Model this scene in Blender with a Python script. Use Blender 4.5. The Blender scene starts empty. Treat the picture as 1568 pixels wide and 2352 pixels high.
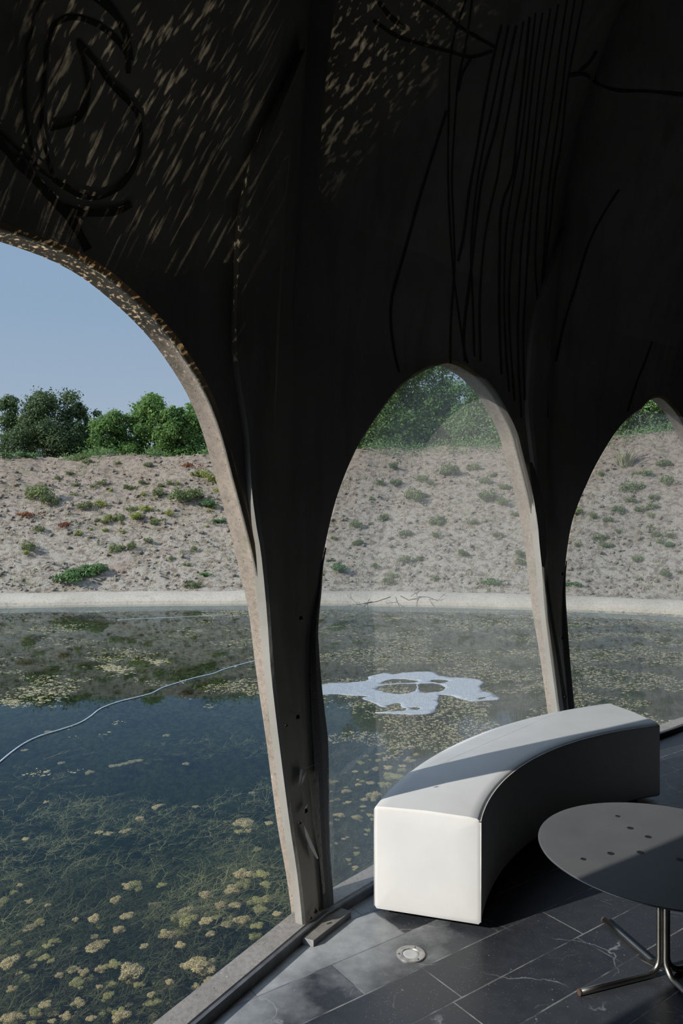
import bpy, bmesh, math, random
import numpy as np
from mathutils import Vector, noise as mnoise
random.seed(7); rng = np.random.default_rng(11)
SC = bpy.context.scene
COL = SC.collection

# ------------------------------------------------------------------ camera, world, sun, exposure
FPX, CX, CY, EYE = 1720.0, 784.0, 1176.0, 1.70        # focal length in pixels of the 1568 x 2352 frame, eye height above the floor
cam_d = bpy.data.cameras.new('camera'); cam = bpy.data.objects.new('camera', cam_d); COL.objects.link(cam)
cam.location = (0, 0, EYE); cam.rotation_euler = (math.radians(90), 0, 0)
cam_d.sensor_fit = 'VERTICAL'; cam_d.sensor_height = 36; cam_d.lens = FPX / 2352 * 36
cam_d.clip_start = .05; cam_d.clip_end = 400
SC.camera = cam
SC.view_settings.view_transform = 'Standard'; SC.view_settings.look = 'None'
SC.view_settings.gamma = 1; SC.view_settings.use_curve_mapping = False
SC.view_settings.exposure = 0.0
SUN_AZ, SUN_EL, SUN_E = 62.0, 27.0, 4.4               # azimuth the light travels to, from +y towards +x
sun_d = bpy.data.lights.new('sun', 'SUN'); sun_d.energy = SUN_E; sun_d.angle = math.radians(.53); sun_d.color = (1, .955, .88)
sun = bpy.data.objects.new('sun', sun_d); COL.objects.link(sun)
sd = Vector((math.sin(math.radians(SUN_AZ)) * math.cos(math.radians(SUN_EL)), math.cos(math.radians(SUN_AZ)) * math.cos(math.radians(SUN_EL)), -math.sin(math.radians(SUN_EL))))
sun.rotation_euler = sd.to_track_quat('-Z', 'Y').to_euler(); sun.location = -sd * 40

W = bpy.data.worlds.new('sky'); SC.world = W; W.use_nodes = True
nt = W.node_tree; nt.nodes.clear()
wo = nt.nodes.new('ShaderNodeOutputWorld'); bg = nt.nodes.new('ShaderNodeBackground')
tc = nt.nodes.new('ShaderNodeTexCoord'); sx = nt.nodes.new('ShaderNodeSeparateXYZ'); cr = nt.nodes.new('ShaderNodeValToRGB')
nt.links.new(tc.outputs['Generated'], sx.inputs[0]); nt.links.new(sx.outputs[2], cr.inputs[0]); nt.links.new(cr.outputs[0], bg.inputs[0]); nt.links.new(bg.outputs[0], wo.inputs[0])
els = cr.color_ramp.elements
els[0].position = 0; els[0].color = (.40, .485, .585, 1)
els[1].position = 1; els[1].color = (.78, 1.0, 1.3, 1)  # upper sky stops raised beyond a natural level, added fill for shaded surfaces
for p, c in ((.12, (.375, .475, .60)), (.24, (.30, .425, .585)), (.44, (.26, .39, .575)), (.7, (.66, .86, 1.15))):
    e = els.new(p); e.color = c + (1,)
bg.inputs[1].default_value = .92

# ------------------------------------------------------------------ helpers
def px(x, y, h):                       # point of a horizontal plane h below the eye, from where the photograph shows it
    return ((x - CX) * h / (y - CY), FPX * h / (y - CY))
def link(o, parent=None):
    COL.objects.link(o)
    if parent is not None: o.parent = parent
    return o
def mesh_obj(name, V, F, mats, parent=None, smooth=False, mi=None, kind=None):
    me = bpy.data.meshes.new(name)
    me.from_pydata([tuple(v) for v in V], [], [tuple(f) for f in F])
    for m in (mats if isinstance(mats, (list, tuple)) else [mats]): me.materials.append(m)
    if mi is not None: me.polygons.foreach_set('material_index', list(mi))
    if smooth: me.polygons.foreach_set('use_smooth', [True] * len(me.polygons))
    me.update()
    o = link(bpy.data.objects.new(name, me), parent)
    if kind: o['kind'] = kind
    return o
def tag(o, label, cat, group=None):
    o['label'] = label; o['category'] = cat
    if group: o['group'] = group
    return o
def thing(name, loc, label, cat, group=None, rz=0):
    o = link(bpy.data.objects.new(name, None)); o.location = loc; o.rotation_euler = (0, 0, rz); o.empty_display_size = .1
    return tag(o, label, cat, group)
def copy_tree(o, parent=None):
    c = o.copy(); COL.objects.link(c)
    if parent is not None: c.parent = parent
    for ch in list(o.children): copy_tree(ch, c)
    return c
def grid_faces(n, m, base=0, close=False):
    """quads over an n x m vertex grid (row-major)"""
    F = []
    for i in range(n - 1):
        for j in range(m - 1 + (1 if close else 0)):
            a = base + i * m + j; b = base + i * m + (j + 1) % m
            F.append((a, b, b + m, a + m))
    return F
def tube(pts, r, seg=8, cap=True):
    """round tube along a polyline, r a number or list"""
    P = [Vector(p) for p in pts]; V = []; F = []
    up = Vector((0, 0, 1)); prev = None
    for i, p in enumerate(P):
        t = (P[min(i + 1, len(P) - 1)] - P[max(i - 1, 0)]).normalized()
        if prev is None:
            a = t.cross(up if abs(t.dot(up)) < .9 else Vector((1, 0, 0))).normalized()
        else:
            a = (prev - t * prev.dot(t)).normalized()
        prev = a; b = t.cross(a); rr = r[i] if isinstance(r, (list, tuple)) else r
        for k in range(seg):
            an = 2 * math.pi * k / seg
            V.append(p + (a * math.cos(an) + b * math.sin(an)) * rr)
    F = grid_faces(len(P), seg, 0, True)
    if cap: F += [tuple(range(seg - 1, -1, -1)), tuple(range((len(P) - 1) * seg, len(P) * seg))]
    return V, F
def join(parts):
    V, F = [], []
    for v, f in parts:
        b = len(V); V += list(v); F += [tuple(i + b for i in q) for q in f]
    return V, F
def prism(poly, z0, z1):
    n = len(poly); V = [(x, y, z0) for x, y in poly] + [(x, y, z1) for x, y in poly]
    F = [tuple(range(n - 1, -1, -1)), tuple(range(n, 2 * n))] + [(i, (i + 1) % n, n + (i + 1) % n, n + i) for i in range(n)]
    return V, F
def smooth_line(pts, n=4):
    """Catmull-Rom through the points"""
    P = [np.array(p, float) for p in pts]; out = []
    for i in range(len(P) - 1):
        p0 = P[max(i - 1, 0)]; p1 = P[i]; p2 = P[i + 1]; p3 = P[min(i + 2, len(P) - 1)]
        for k in range(n):
            t = k / n
            out.append(.5 * (2 * p1 + (p2 - p0) * t + (2 * p0 - 5 * p1 + 4 * p2 - p3) * t * t + (3 * p1 - p0 - 3 * p2 + p3) * t ** 3))
    out.append(P[-1]); return out
def bevel(o, w, seg=2, angle=35):
    m = o.modifiers.new('bevel', 'BEVEL'); m.width = w; m.segments = seg; m.limit_method = 'ANGLE'; m.angle_limit = math.radians(angle)
    return o

class M:
    """small node-material builder"""
    def __init__(s, name):
        s.m = bpy.data.materials.new(name); s.m.use_nodes = True; s.t = s.m.node_tree; s.t.nodes.clear()
        s.out = s.t.nodes.new('ShaderNodeOutputMaterial'); s._c = None
    def n(s, typ, **kw):
        nd = s.t.nodes.new('ShaderNode' + typ)
        for k, v in kw.items(): setattr(nd, k, v)
        return nd
    def put(s, sock, v):
        if isinstance(v, bpy.types.NodeSocket): s.t.links.new(v, sock)
        elif v is not None:
            if hasattr(sock.default_value, '__len__') and len(sock.default_value) == 4 and len(v) == 3: v = tuple(v) + (1,)
            sock.default_value = v
    def coord(s):
        if s._c is None: s._c = s.n('TexCoord')
        return s._c.outputs['Object']
    def mapping(s, scale=(1, 1, 1), rot=(0, 0, 0), vec=None):
        nd = s.n('Mapping'); s.put(nd.inputs[0], vec or s.coord()); nd.inputs['Scale'].default_value = scale; nd.inputs['Rotation'].default_value = rot
        return nd.outputs[0]
    def noise(s, scale, detail=4, rough=.55, vec=None, dist=0):
        nd = s.n('TexNoise'); s.put(nd.inputs['Vector'], vec or s.coord()); nd.inputs['Scale'].default_value = scale
        nd.inputs['Detail'].default_value = detail; nd.inputs['Roughness'].default_value = rough; nd.inputs['Distortion'].default_value = dist
        return nd.outputs[0]
    def vor(s, scale, feature='F1', vec=None, rand=1):
        nd = s.n('TexVoronoi', feature=feature); s.put(nd.inputs['Vector'], vec or s.coord()); nd.inputs['Scale'].default_value = scale
        nd.inputs['Randomness'].default_value = rand
        return nd.outputs['Distance']
    def ramp(s, v, stops, interp='LINEAR'):
        nd = s.n('ValToRGB'); s.put(nd.inputs[0], v); e = nd.color_ramp.elements; nd.color_ramp.interpolation = interp
        for i, (p, c) in enumerate(stops):
            if i > 1: el = e.new(p)
            else: el = e[i]; el.position = p
            c = (c, c, c) if not hasattr(c, '__len__') else c
            el.color = tuple(c[:3]) + (1,)
        return nd.outputs[0]
    def math(s, op, a, b=None, c=None, clamp=False):
        nd = s.n('Math', operation=op, use_clamp=clamp)
        s.put(nd.inputs[0], a)
        if b is not None: s.put(nd.inputs[1], b)
        if c is not None: s.put(nd.inputs[2], c)
        return nd.outputs[0]
    def mix(s, f, a, b, blend='MIX'):
        nd = s.n('Mix', data_type='RGBA', blend_type=blend); s.put(nd.inputs[0], f); s.put(nd.inputs[6], a); s.put(nd.inputs[7], b)
        return nd.outputs[2]
    def bump(s, h, strength=.4, dist=.01, normal=None):
        nd = s.n('Bump'); s.put(nd.inputs['Height'], h); nd.inputs['Strength'].default_value = strength; nd.inputs['Distance'].default_value = dist
        if normal is not None: s.put(nd.inputs['Normal'], normal)
        return nd.outputs[0]
    def pbr(s, col, rough=.6, metal=0, normal=None, spec=.5, **kw):
        p = s.n('BsdfPrincipled'); s.put(p.inputs['Base Color'], col); s.put(p.inputs['Roughness'], rough); s.put(p.inputs['Metallic'], metal)
        s.put(p.inputs['Specular IOR Level'], spec)
        if normal is not None: s.put(p.inputs['Normal'], normal)
        for k, v in kw.items(): s.put(p.inputs[k], v)
        return p.outputs[0]
    def fresnel(s, ior, normal=None):
        g = s.n('NewGeometry'); f = s.n('Fresnel'); s.put(f.inputs[0], s.math('ADD', ior, s.math('MULTIPLY', g.outputs['Backfacing'], 1 / ior - ior)))
        if normal is not None: s.put(f.inputs['Normal'], normal)
        return f.outputs[0]
    def done(s, sh):
        s.t.links.new(sh, s.out.inputs[0]); return s.m

# ------------------------------------------------------------------ materials
def mat_concrete_inner():
    m = M('raw interior concrete')  # raw concrete grey varied by noise stains
    a = m.noise(1.3, 6, .6); b = m.noise(9, 6, .65); st = m.noise(3, 5, .6, m.mapping((2.2, 2.2, .35)))
    c = m.ramp(a, [(.3, (.30, .288, .262)), (.7, (.42, .405, .372))])
    c = m.mix(m.ramp(st, [(.48, 0), (.7, .6)]), c, (.235, .22, .20))
    c = m.mix(m.ramp(m.noise(2.1, 4, .6), [(.6, 0), (.75, .45)]), c, (.42, .32, .22))
    nrm = m.bump(b, .5, .006)
    return m.done(m.pbr(c, .92, normal=nrm, spec=.15))
def mat_concrete_reveal(name, ca, cb):
    m = M(name)
    a = m.noise(3.5, 6, .6); f = m.noise(45, 5, .7); v = m.vor(60)
    c = m.ramp(a, [(.3, ca), (.72, cb)])
    c = m.mix(m.ramp(m.noise(6, 5, .65), [(.55, 0), (.72, .55)]), c, (.21, .205, .14))         # moss film
    c = m.mix(m.ramp(f, [(.35, .45), (.55, 0)]), c, (.16, .14, .12))
    c = m.mix(m.ramp(m.vor(38), [(.08, .85), (.13, 0)]), c, (.10, .085, .07))                    # blow holes
    c = m.mix(m.ramp(m.vor(23, vec=m.mapping((1, 1, .5))), [(.06, .7), (.10, 0)]), c, (.62, .58, .52))
    nrm = m.bump(f, .55, .004); nrm = m.bump(a, .5, .012, nrm)
    return m.done(m.pbr(c, .9, normal=nrm, spec=.2))
def mat_rust_edge():
    m = M('rust stained edge')
    c = m.ramp(m.noise(7, 5, .6), [(.3, (.16, .095, .05)), (.65, (.23, .165, .105))])
    c = m.mix(m.ramp(m.noise(2.2, 3), [(.45, 0), (.62, .9)]), c, (.07, .055, .04))
    return m.done(m.pbr(c, .85, normal=m.bump(m.noise(40), .4, .004), spec=.2))
def mat_plain(name, col, rough=.6, metal=0, spec=.5, var=.15, nscale=12, bump=0, bscale=60):
    m = M(name); lo = tuple(x * (1 - var) for x in col); hi = tuple(min(1, x * (1 + var)) for x in col)
    c = m.ramp(m.noise(nscale, 4), [(.3, lo), (.7, hi)])
    nrm = m.bump(m.noise(bscale, 4), bump, .004) if bump else None
    return m.done(m.pbr(c, rough, metal, nrm, spec))
def mat_floor():
    m = M('black slate tiles')
    co = m.coord(); s = m.n('SeparateXYZ'); m.put(s.inputs[0], co)
    ca, sa = math.cos(math.radians(35.5)), math.sin(math.radians(35.5))
    u = m.math('ADD', m.math('MULTIPLY', s.outputs[0], ca), m.math('MULTIPLY', s.outputs[1], sa))
    v = m.math('ADD', m.math('MULTIPLY', s.outputs[0], -sa), m.math('MULTIPLY', s.outputs[1], ca))
    L, Wd = .678, .21
    vr = m.math('DIVIDE', m.math('SUBTRACT', v, 2.31), Wd); row = m.math('FLOOR', vr); fv = m.math('FRACT', vr)
    wn = m.n('TexWhiteNoise', noise_dimensions='1D'); m.put(wn.inputs['W'], m.math('ADD', row, .37)); off = wn.outputs[0]
    for k, o_ in ((0, .894), (-1, .36), (-2, .752), (-3, .69), (1, .807)):
        is_k = m.math('COMPARE', row, float(k), .1)
        off = m.math('ADD', m.math('MULTIPLY', off, m.math('SUBTRACT', 1, is_k)), m.math('MULTIPLY', is_k, o_))
    ur = m.math('SUBTRACT', m.math('DIVIDE', u, L), off); fu = m.math('FRACT', ur); colm = m.math('FLOOR', ur)
    wv = m.n('TexWhiteNoise', noise_dimensions='2D'); cmb = m.n('CombineXYZ'); m.put(cmb.inputs[0], colm); m.put(cmb.inputs[1], row); m.put(wv.inputs['Vector'], cmb.outputs[0])
    tile = wv.outputs[0]
    def edge(fr, size):
        d = m.math('MINIMUM', fr, m.math('SUBTRACT', 1, fr)); return m.math('MULTIPLY', d, size)
    dj = m.math('MINIMUM', edge(fu, L), edge(fv, Wd))
    djn = m.math('ADD', dj, m.math('MULTIPLY', m.math('SUBTRACT', m.noise(30, 4), .5), .0035))
    joint = m.ramp(djn, [(.0007, 1), (.0019, 0)])
    n1 = m.noise(3.2, 6, .62); n2 = m.noise(14, 6, .68); n3 = m.noise(70, 4, .6)
    base = m.mix(tile, (.022, .025, .031), (.038, .042, .050))
    base = m.mix(m.ramp(n2, [(.35, 0), (.75, .55)]), base, (.062, .067, .076))
    # dry grey dust trodden in along the open arch
    dist = m.math('ADD', m.math('MULTIPLY', s.outputs[0], .86), m.math('MULTIPLY', s.outputs[1], -.515))      # metres inwards from the open arch
    dist = m.math('ADD', dist, 1.95)
    wear = m.math('ADD', m.math('MULTIPLY', m.math('SUBTRACT', .75, dist), 1.4), m.math('MULTIPLY', m.math('SUBTRACT', n1, .5), 1.7))
    wear = m.math('ADD', wear, m.math('MULTIPLY', m.math('SUBTRACT', tile, .5), .5))
    wear = m.ramp(wear, [(.08, 0), (.55, .62), (1.0, 1)])
    dust = m.ramp(n2, [(.25, (.34, .355, .36)), (.75, (.58, .595, .60))])
    base = m.mix(m.math('MULTIPLY', wear, .85), base, dust)
    # white veins and chips
    vn = m.n('TexVoronoi', feature='DISTANCE_TO_EDGE'); m.put(vn.inputs['Vector'], m.mapping((1, 1, 1), vec=None)); vn.inputs['Scale'].default_value = 2.1
    wob = m.n('TexNoise'); m.put(wob.inputs['Vector'], co); wob.inputs['Scale'].default_value = 4; wob.inputs['Detail'].default_value = 5
    mx = m.n('Mix', data_type='VECTOR'); mx.inputs[0].default_value = .22; m.put(mx.inputs[4], co); m.put(mx.inputs[5], wob.outputs[1]); m.put(vn.inputs['Vector'], mx.outputs[1])
    vein = m.math('MULTIPLY', m.ramp(vn.outputs[0], [(.0015, .75), (.005, 0)]), m.ramp(m.noise(3.7, 3), [(.47, 0), (.6, 1)]))
    base = m.mix(vein, base, (.36, .37, .38))
    chip = m.math('MULTIPLY', m.ramp(m.math('ADD', m.vor(19), m.math('MULTIPLY', m.math('SUBTRACT', n3, .5), .18)), [(.03, .9), (.06, 0)]), m.ramp(m.noise(5, 3), [(.42, 0), (.6, 1)]))
    base = m.mix(chip, base, (.42, .42, .41))
    speck = m.ramp(m.vor(75), [(.09, .75), (.17, 0)])
    base = m.mix(m.math('MULTIPLY', speck, m.ramp(n1, [(.4, .3), (.7, 1)])), base, (.26, .265, .27))
    sv_ = m.n('TexVoronoi', feature='DISTANCE_TO_EDGE'); m.put(sv_.inputs['Vector'], m.mapping((1, 4.5, 1), (0, 0, .9), mx.outputs[1])); sv_.inputs['Scale'].default_value = 2.6
    base = m.mix(m.math('MULTIPLY', m.ramp(sv_.outputs[0], [(.001, .7), (.0035, 0)]), m.ramp(m.noise(6.5, 3), [(.56, 0), (.66, 1)])), base, (.40, .405, .41))
    jc = m.mix(m.ramp(m.noise(6, 3), [(.42, 0), (.58, 1)]), (.07, .072, .075), (.36, .36, .35))
    jc = m.mix(wear, jc, (.085, .088, .09)); base = m.mix(joint, base, jc)
    rough = m.math('ADD', m.ramp(n2, [(.3, .34), (.7, .5)]), m.math('MULTIPLY', wear, .12))
    h = m.math('SUBTRACT', m.math('MULTIPLY', n2, .6), m.math('MULTIPLY', joint, .35))
    nrm = m.bump(h, .35, .004); nrm = m.bump(n3, .15, .0015, nrm)
    return m.done(m.pbr(base, rough, normal=nrm, spec=.5))
def mat_leather():
    m = M('white leatherette')
    v = m.vor(420); n = m.noise(6, 4)
    c = m.ramp(n, [(.3, (.74, .735, .72)), (.7, (.79, .785, .77))])
    nrm = m.bump(v, .12, .0008); nrm = m.bump(m.noise(7, 3), .18, .006, nrm)
    return m.done(m.pbr(c, .52, normal=nrm, spec=.35))
def mat_steel_top():
    m = M('dark patinated steel sheet')
    n = m.noise(5, 5, .6); f = m.noise(300, 3, .7)
    c = m.ramp(n, [(.3, (.135, .137, .142)), (.7, (.18, .178, .176))])
    c = m.mix(m.ramp(f, [(.6, 0), (.75, .35)]), c, (.20, .20, .20))
    c = m.mix(m.ramp(m.vor(26), [(.02, .8), (.035, 0)]), c, (.24, .08, .04))
    return m.done(m.pbr(c, m.ramp(n, [(.3, .42), (.7, .52)]), .25, m.bump(f, .06, .001), .5))
def mat_film(name, haze, dustc=(.85, .83, .775)):
    m = M(name)
    n1 = m.noise(1.7, 5, .6); n2 = m.noise(60, 4, .75, m.mapping((1, 1, .35))); n3 = m.noise(8, 4)
    hz = m.math('ADD', haze, m.math('MULTIPLY', m.math('SUBTRACT', n1, .5), haze * 1.1))
    hz = m.math('ADD', hz, m.math('MULTIPLY', m.math('SUBTRACT', n2, .45), haze * 1.2), clamp=True)
    hz = m.math('ADD', hz, m.math('MULTIPLY', m.ramp(m.vor(150), [(.10, 1), (.2, 0)]), .12), clamp=True)
    tr = m.n('BsdfTransparent'); tr.inputs[0].default_value = (.965, .975, .975, 1)
    df = m.n('BsdfDiffuse'); df.inputs[0].default_value = dustc + (1,)
    tl = m.n('BsdfTranslucent'); tl.inputs[0].default_value = dustc + (1,)
    ms = m.n('MixShader'); ms.inputs[0].default_value = .6; m.put(ms.inputs[1], df.outputs[0]); m.put(ms.inputs[2], tl.outputs[0])
    mm = m.n('MixShader'); m.put(mm.inputs[0], hz); m.put(mm.inputs[1], tr.outputs[0]); m.put(mm.inputs[2], ms.outputs[0])
    gl = m.n('BsdfGlossy'); gl.inputs['Roughness'].default_value = .12
    m.put(gl.inputs['Normal'], m.bump(n3, .25, .02))
    fr = m.fresnel(1.25)
    mg = m.n('MixShader'); m.put(mg.inputs[0], m.math('MULTIPLY', fr, .6)); m.put(mg.inputs[1], mm.outputs[0]); m.put(mg.inputs[2], gl.outputs[0])
    return m.done(mg.outputs[0])
def mat_mesh_hem():
    m = M('black woven vinyl mesh')
    w = m.n('TexWave', wave_type='BANDS', bands_direction='Z'); m.put(w.inputs['Vector'], m.coord()); w.inputs['Scale'].default_value = 55
    w2 = m.n('TexWave', wave_type='BANDS', bands_direction='DIAGONAL'); m.put(w2.inputs['Vector'], m.mapping((1, 1, 0))); w2.inputs['Scale'].default_value = 60
    k = m.math('MAXIMUM', w.outputs[1], w2.outputs[1])
    c = m.ramp(k, [(.4, (.012, .012, .013)), (.95, (.075, .075, .08))])
    return m.done(m.pbr(c, .45, normal=m.bump(k, .6, .002), spec=.5))
def mat_water():
    m = M('pond water')
    n = m.noise(1.1, 3, .5, m.mapping((1, 1, 1))); n2 = m.noise(9, 3, .5)
    nrm = m.bump(n, .05, .03); nrm = m.bump(n2, .025, .006, nrm)
    tr = m.n('BsdfTransparent'); tr.inputs[0].default_value = (.97, .97, .93, 1)
    gl = m.n('BsdfGlossy'); gl.inputs['Roughness'].default_value = .018; gl.inputs[0].default_value = (.68, .80, .94, 1); m.put(gl.inputs['Normal'], nrm)
    fr = m.fresnel(1.33, nrm)
    mx = m.n('MixShader'); m.put(mx.inputs[0], m.math('MULTIPLY', fr, .92, clamp=True)); m.put(mx.inputs[1], tr.outputs[0]); m.put(mx.inputs[2], gl.outputs[0])
    va = m.n('VolumeAbsorption'); va.inputs['Color'].default_value = (.47, .62, .52, 1); va.inputs['Density'].default_value = .95
    m.t.links.new(va.outputs[0], m.out.inputs['Volume'])
    return m.done(mx.outputs[0])
def mat_bed():
    m = M('mossy pond bed')
    n = m.noise(1.6, 6, .65); f = m.noise(14, 6, .7)
    c = m.ramp(n, [(.32, (.016, .019, .012)), (.55, (.060, .060, .034)), (.72, (.12, .108, .062))])
    c = m.mix(m.ramp(f, [(.42, 0), (.7, .85)]), c, (.27, .225, .13))
    return m.done(m.pbr(c, .95, normal=m.bump(f, .9, .03), spec=0))
def mat_dirt():
    m = M('dry earth')
    n = m.noise(.55, 5, .6); f = m.noise(7, 8, .72); g = m.noise(28, 6, .7)
    sz = m.n('SeparateXYZ'); m.put(sz.inputs[0], m.coord()); n_h = m.math('ADD', m.math('MULTIPLY', sz.outputs[2], .22), m.math('MULTIPLY', m.math('SUBTRACT', n, .5), .7)); c = m.ramp(n_h, [(.1, (.74, .675, .58)), (.7, (.64, .53, .43))])
    c = m.mix(m.ramp(f, [(.40, .9), (.54, 0)]), c, (.32, .26, .205))
    c = m.mix(m.ramp(f, [(.6, 0), (.74, .6)]), c, (.68, .62, .54))
    c = m.mix(m.ramp(g, [(.62, 0), (.72, .5)]), c, (.75, .70, .63))
    c = m.mix(m.ramp(m.noise(1.1, 5, .65), [(.56, 0), (.72, .30)]), c, (.25, .30, .13))
    c = m.mix(m.math('MULTIPLY', m.ramp(m.noise(.9, 4, .6, m.mapping((1, 1, 1), (0, 0, 1))), [(.62, 0), (.74, .5)]), m.ramp(f, [(.4, .2), (.6, 1)])), c, (.42, .19, .11))
    h = m.math('ADD', m.math('MULTIPLY', f, 1.0), m.math('MULTIPLY', g, .35))
    return m.done(m.pbr(c, .97, normal=m.bump(h, 1.0, .22), spec=.05))
def mat_kerb():
    m = M('pale concrete kerb')
    n = m.noise(1.4, 6, .65); f = m.noise(18, 5, .7)
    c = m.ramp(n, [(.3, (.38, .345, .29)), (.7, (.50, .455, .385))])
    c = m.mix(m.ramp(f, [(.32, .6), (.5, 0)]), c, (.24, .21, .18))
    return m.done(m.pbr(c, .95, normal=m.bump(f, .5, .02), spec=.1))
def mat_leaf(name, a, b, trans=.3, rough=.55, nscale=1.2):
    m = M(name)
    oi = m.n('ObjectInfo'); n = m.noise(nscale, 4, .7)
    c = m.ramp(n, [(.3, a), (.7, b)])
    hs = m.n('HueSaturation'); m.put(hs.inputs['Color'], c); m.put(hs.inputs['Value'], m.math('ADD', .85, m.math('MULTIPLY', oi.outputs['Random'], .3)))
    p = m.pbr(hs.outputs[0], rough, spec=.25)
    tl = m.n('BsdfTranslucent'); m.put(tl.inputs[0], hs.outputs[0])
    mx = m.n('MixShader'); mx.inputs[0].default_value = trans; m.put(mx.inputs[1], p); m.put(mx.inputs[2], tl.outputs[0])
    return m.done(mx.outputs[0])
def mat_foam():
    m = M('grey white scum')
    f = m.vor(60); n = m.noise(24, 5, .7)
    c = m.ramp(n, [(.3, (.31, .34, .37)), (.7, (.47, .50, .53))])
    c = m.mix(m.ramp(m.vor(45), [(.05, .9), (.12, 0)]), c, (.9, .92, .95))
    return m.done(m.pbr(c, .6, normal=m.bump(m.math('ADD', f, n), .5, .008), spec=.4))

MAT = dict(
    inner=mat_concrete_inner(),
    reveal=mat_concrete_reveal('weathered tan concrete', (.33, .275, .23), (.44, .375, .315)),
    lip=mat_concrete_reveal('rough grey concrete lip', (.27, .255, .22), (.37, .355, .31)),
    rust=mat_rust_edge(), outer=mat_plain('outside concrete', (.34, .31, .28), .9, var=.2, nscale=2, bump=.4),
    floor=mat_floor(), sill=mat_concrete_reveal('grey cement sill', (.27, .25, .235), (.36, .335, .31)),
    slate=mat_plain('dark slate strip', (.10, .102, .108), .45, var=.4, nscale=18), slatecut=mat_plain('pale cut slate', (.36, .37, .37), .7, var=.3, nscale=30),
    paint=mat_plain('black mural paint', (.085, .081, .075), .9, spec=.1),
    leather=mat_leather(), seam=mat_plain('leatherette seam', (.62, .615, .60), .6), black=mat_plain('black rubber', (.012, .012, .013), .6),
    steel_top=mat_steel_top(), tube=mat_plain('raw steel tube', (.34, .33, .31), .33, 1.0, var=.15, nscale=8, bump=.05), tube_rust=mat_plain('rusty tube end', (.075, .045, .032), .8),
    spot=mat_plain('dark countersunk fixing', (.02, .021, .024), .5, .3), rim=mat_plain('scuffed stainless rim', (.42, .41, .395), .42, .7, var=.3, nscale=40),
    lens=mat_plain('frosted glass lens', (.52, .53, .52), .3, 0, var=.1), film=mat_film('dusty clear vinyl film', .235), film2=mat_film('doubled clear vinyl film', .30),
    hem=mat_mesh_hem(), screw=mat_plain('black screw washer', (.012, .012, .012), .35, .4), fold=mat_plain('shiny clear vinyl curl', (.34, .35, .36), .25),
    water=mat_water(), bed=mat_bed(), dirt=mat_dirt(), kerb=mat_kerb(), foam=mat_foam(),
    hose=mat_plain('pale grey hose', (.60, .66, .72), .5), twig=mat_plain('grey twig bark', (.13, .105, .085), .9), bark=mat_plain('tree bark', (.10, .075, .055), .95, bump=.6, bscale=20),
    leaf_dark=mat_leaf('dark tree leaves', (.055, .10, .045), (.16, .225, .095), .25), leaf_mid=mat_leaf('green tree leaves', (.085, .18, .05), (.23, .37, .11), .35),
    leaf_blue=mat_leaf('dull green leaves', (.07, .155, .06), (.19, .30, .12), .3), weed=mat_leaf('weed leaves', (.11, .155, .06), (.27, .31, .135), .3, nscale=6),
    weed_yellow=mat_leaf('yellow green weed leaves', (.20, .25, .05), (.42, .45, .12), .3, nscale=6), weed_deep=mat_leaf('deep green creeper leaves', (.07, .155, .055), (.18, .28, .11), .3, nscale=5),
    weed_red=mat_leaf('red brown weed leaves', (.20, .065, .03), (.34, .13, .06), .2, nscale=6), dry=mat_leaf('dry grass blades', (.26, .26, .15), (.42, .39, .24), .3, nscale=3),
    grass=mat_leaf('green grass blades', (.11, .20, .07), (.24, .34, .14), .3, nscale=2),
    algae=mat_leaf('pale yellow algae wool', (.36, .29, .15), (.80, .68, .42), .15, .9, 9), algae_g=mat_leaf('green algae wool', (.26, .25, .10), (.58, .54, .25), .15, .9, 9),
    algae_o=mat_leaf('ochre floating algae', (.27, .245, .14), (.44, .405, .26), .15, .9, 9),
    pondweed=mat_leaf('pond weed stems', (.10, .105, .045), (.30, .28, .13), .15, .8, 3), pondmoss=mat_leaf('dark pond moss', (.022, .034, .014), (.12, .115, .05), .1, .9, 2.2),
)

# ------------------------------------------------------------------ the shell: a ring of 36 leaning arches under a dome
P1 = np.array([-.095, 3.12]); CHORD = 2.47; STEP = math.radians(10); RAD = CHORD / 2 / math.sin(STEP / 2); HD = math.radians(36.3)
CEN = P1 + RAD * np.array([math.cos(HD), -math.sin(HD)]); A1 = math.atan2(P1[1] - CEN[1], P1[0] - CEN[0]); SEG = STEP * RAD; AP = RAD * math.cos(STEP / 2)
ZS = [-2, 0, .3, 1.2, 2.0, 2.6, 3.2, 3.8, 4.3, 5, 6, 7, 8, 8.8, 9.2]
RS = [-.02, -.01, .03, .13, .14, .14, .1, .05, -.03, -.24, -.9, -2, -4.3, -8, -14.0]
WZ = [0, 2.5, 3.0, 3.5, 4, 5, 6, 8, 9.2]; WV = [0, 0, -.06, -.20, -.40, -.85, -1.0, -.5, 0]
THICK = .11
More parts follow.
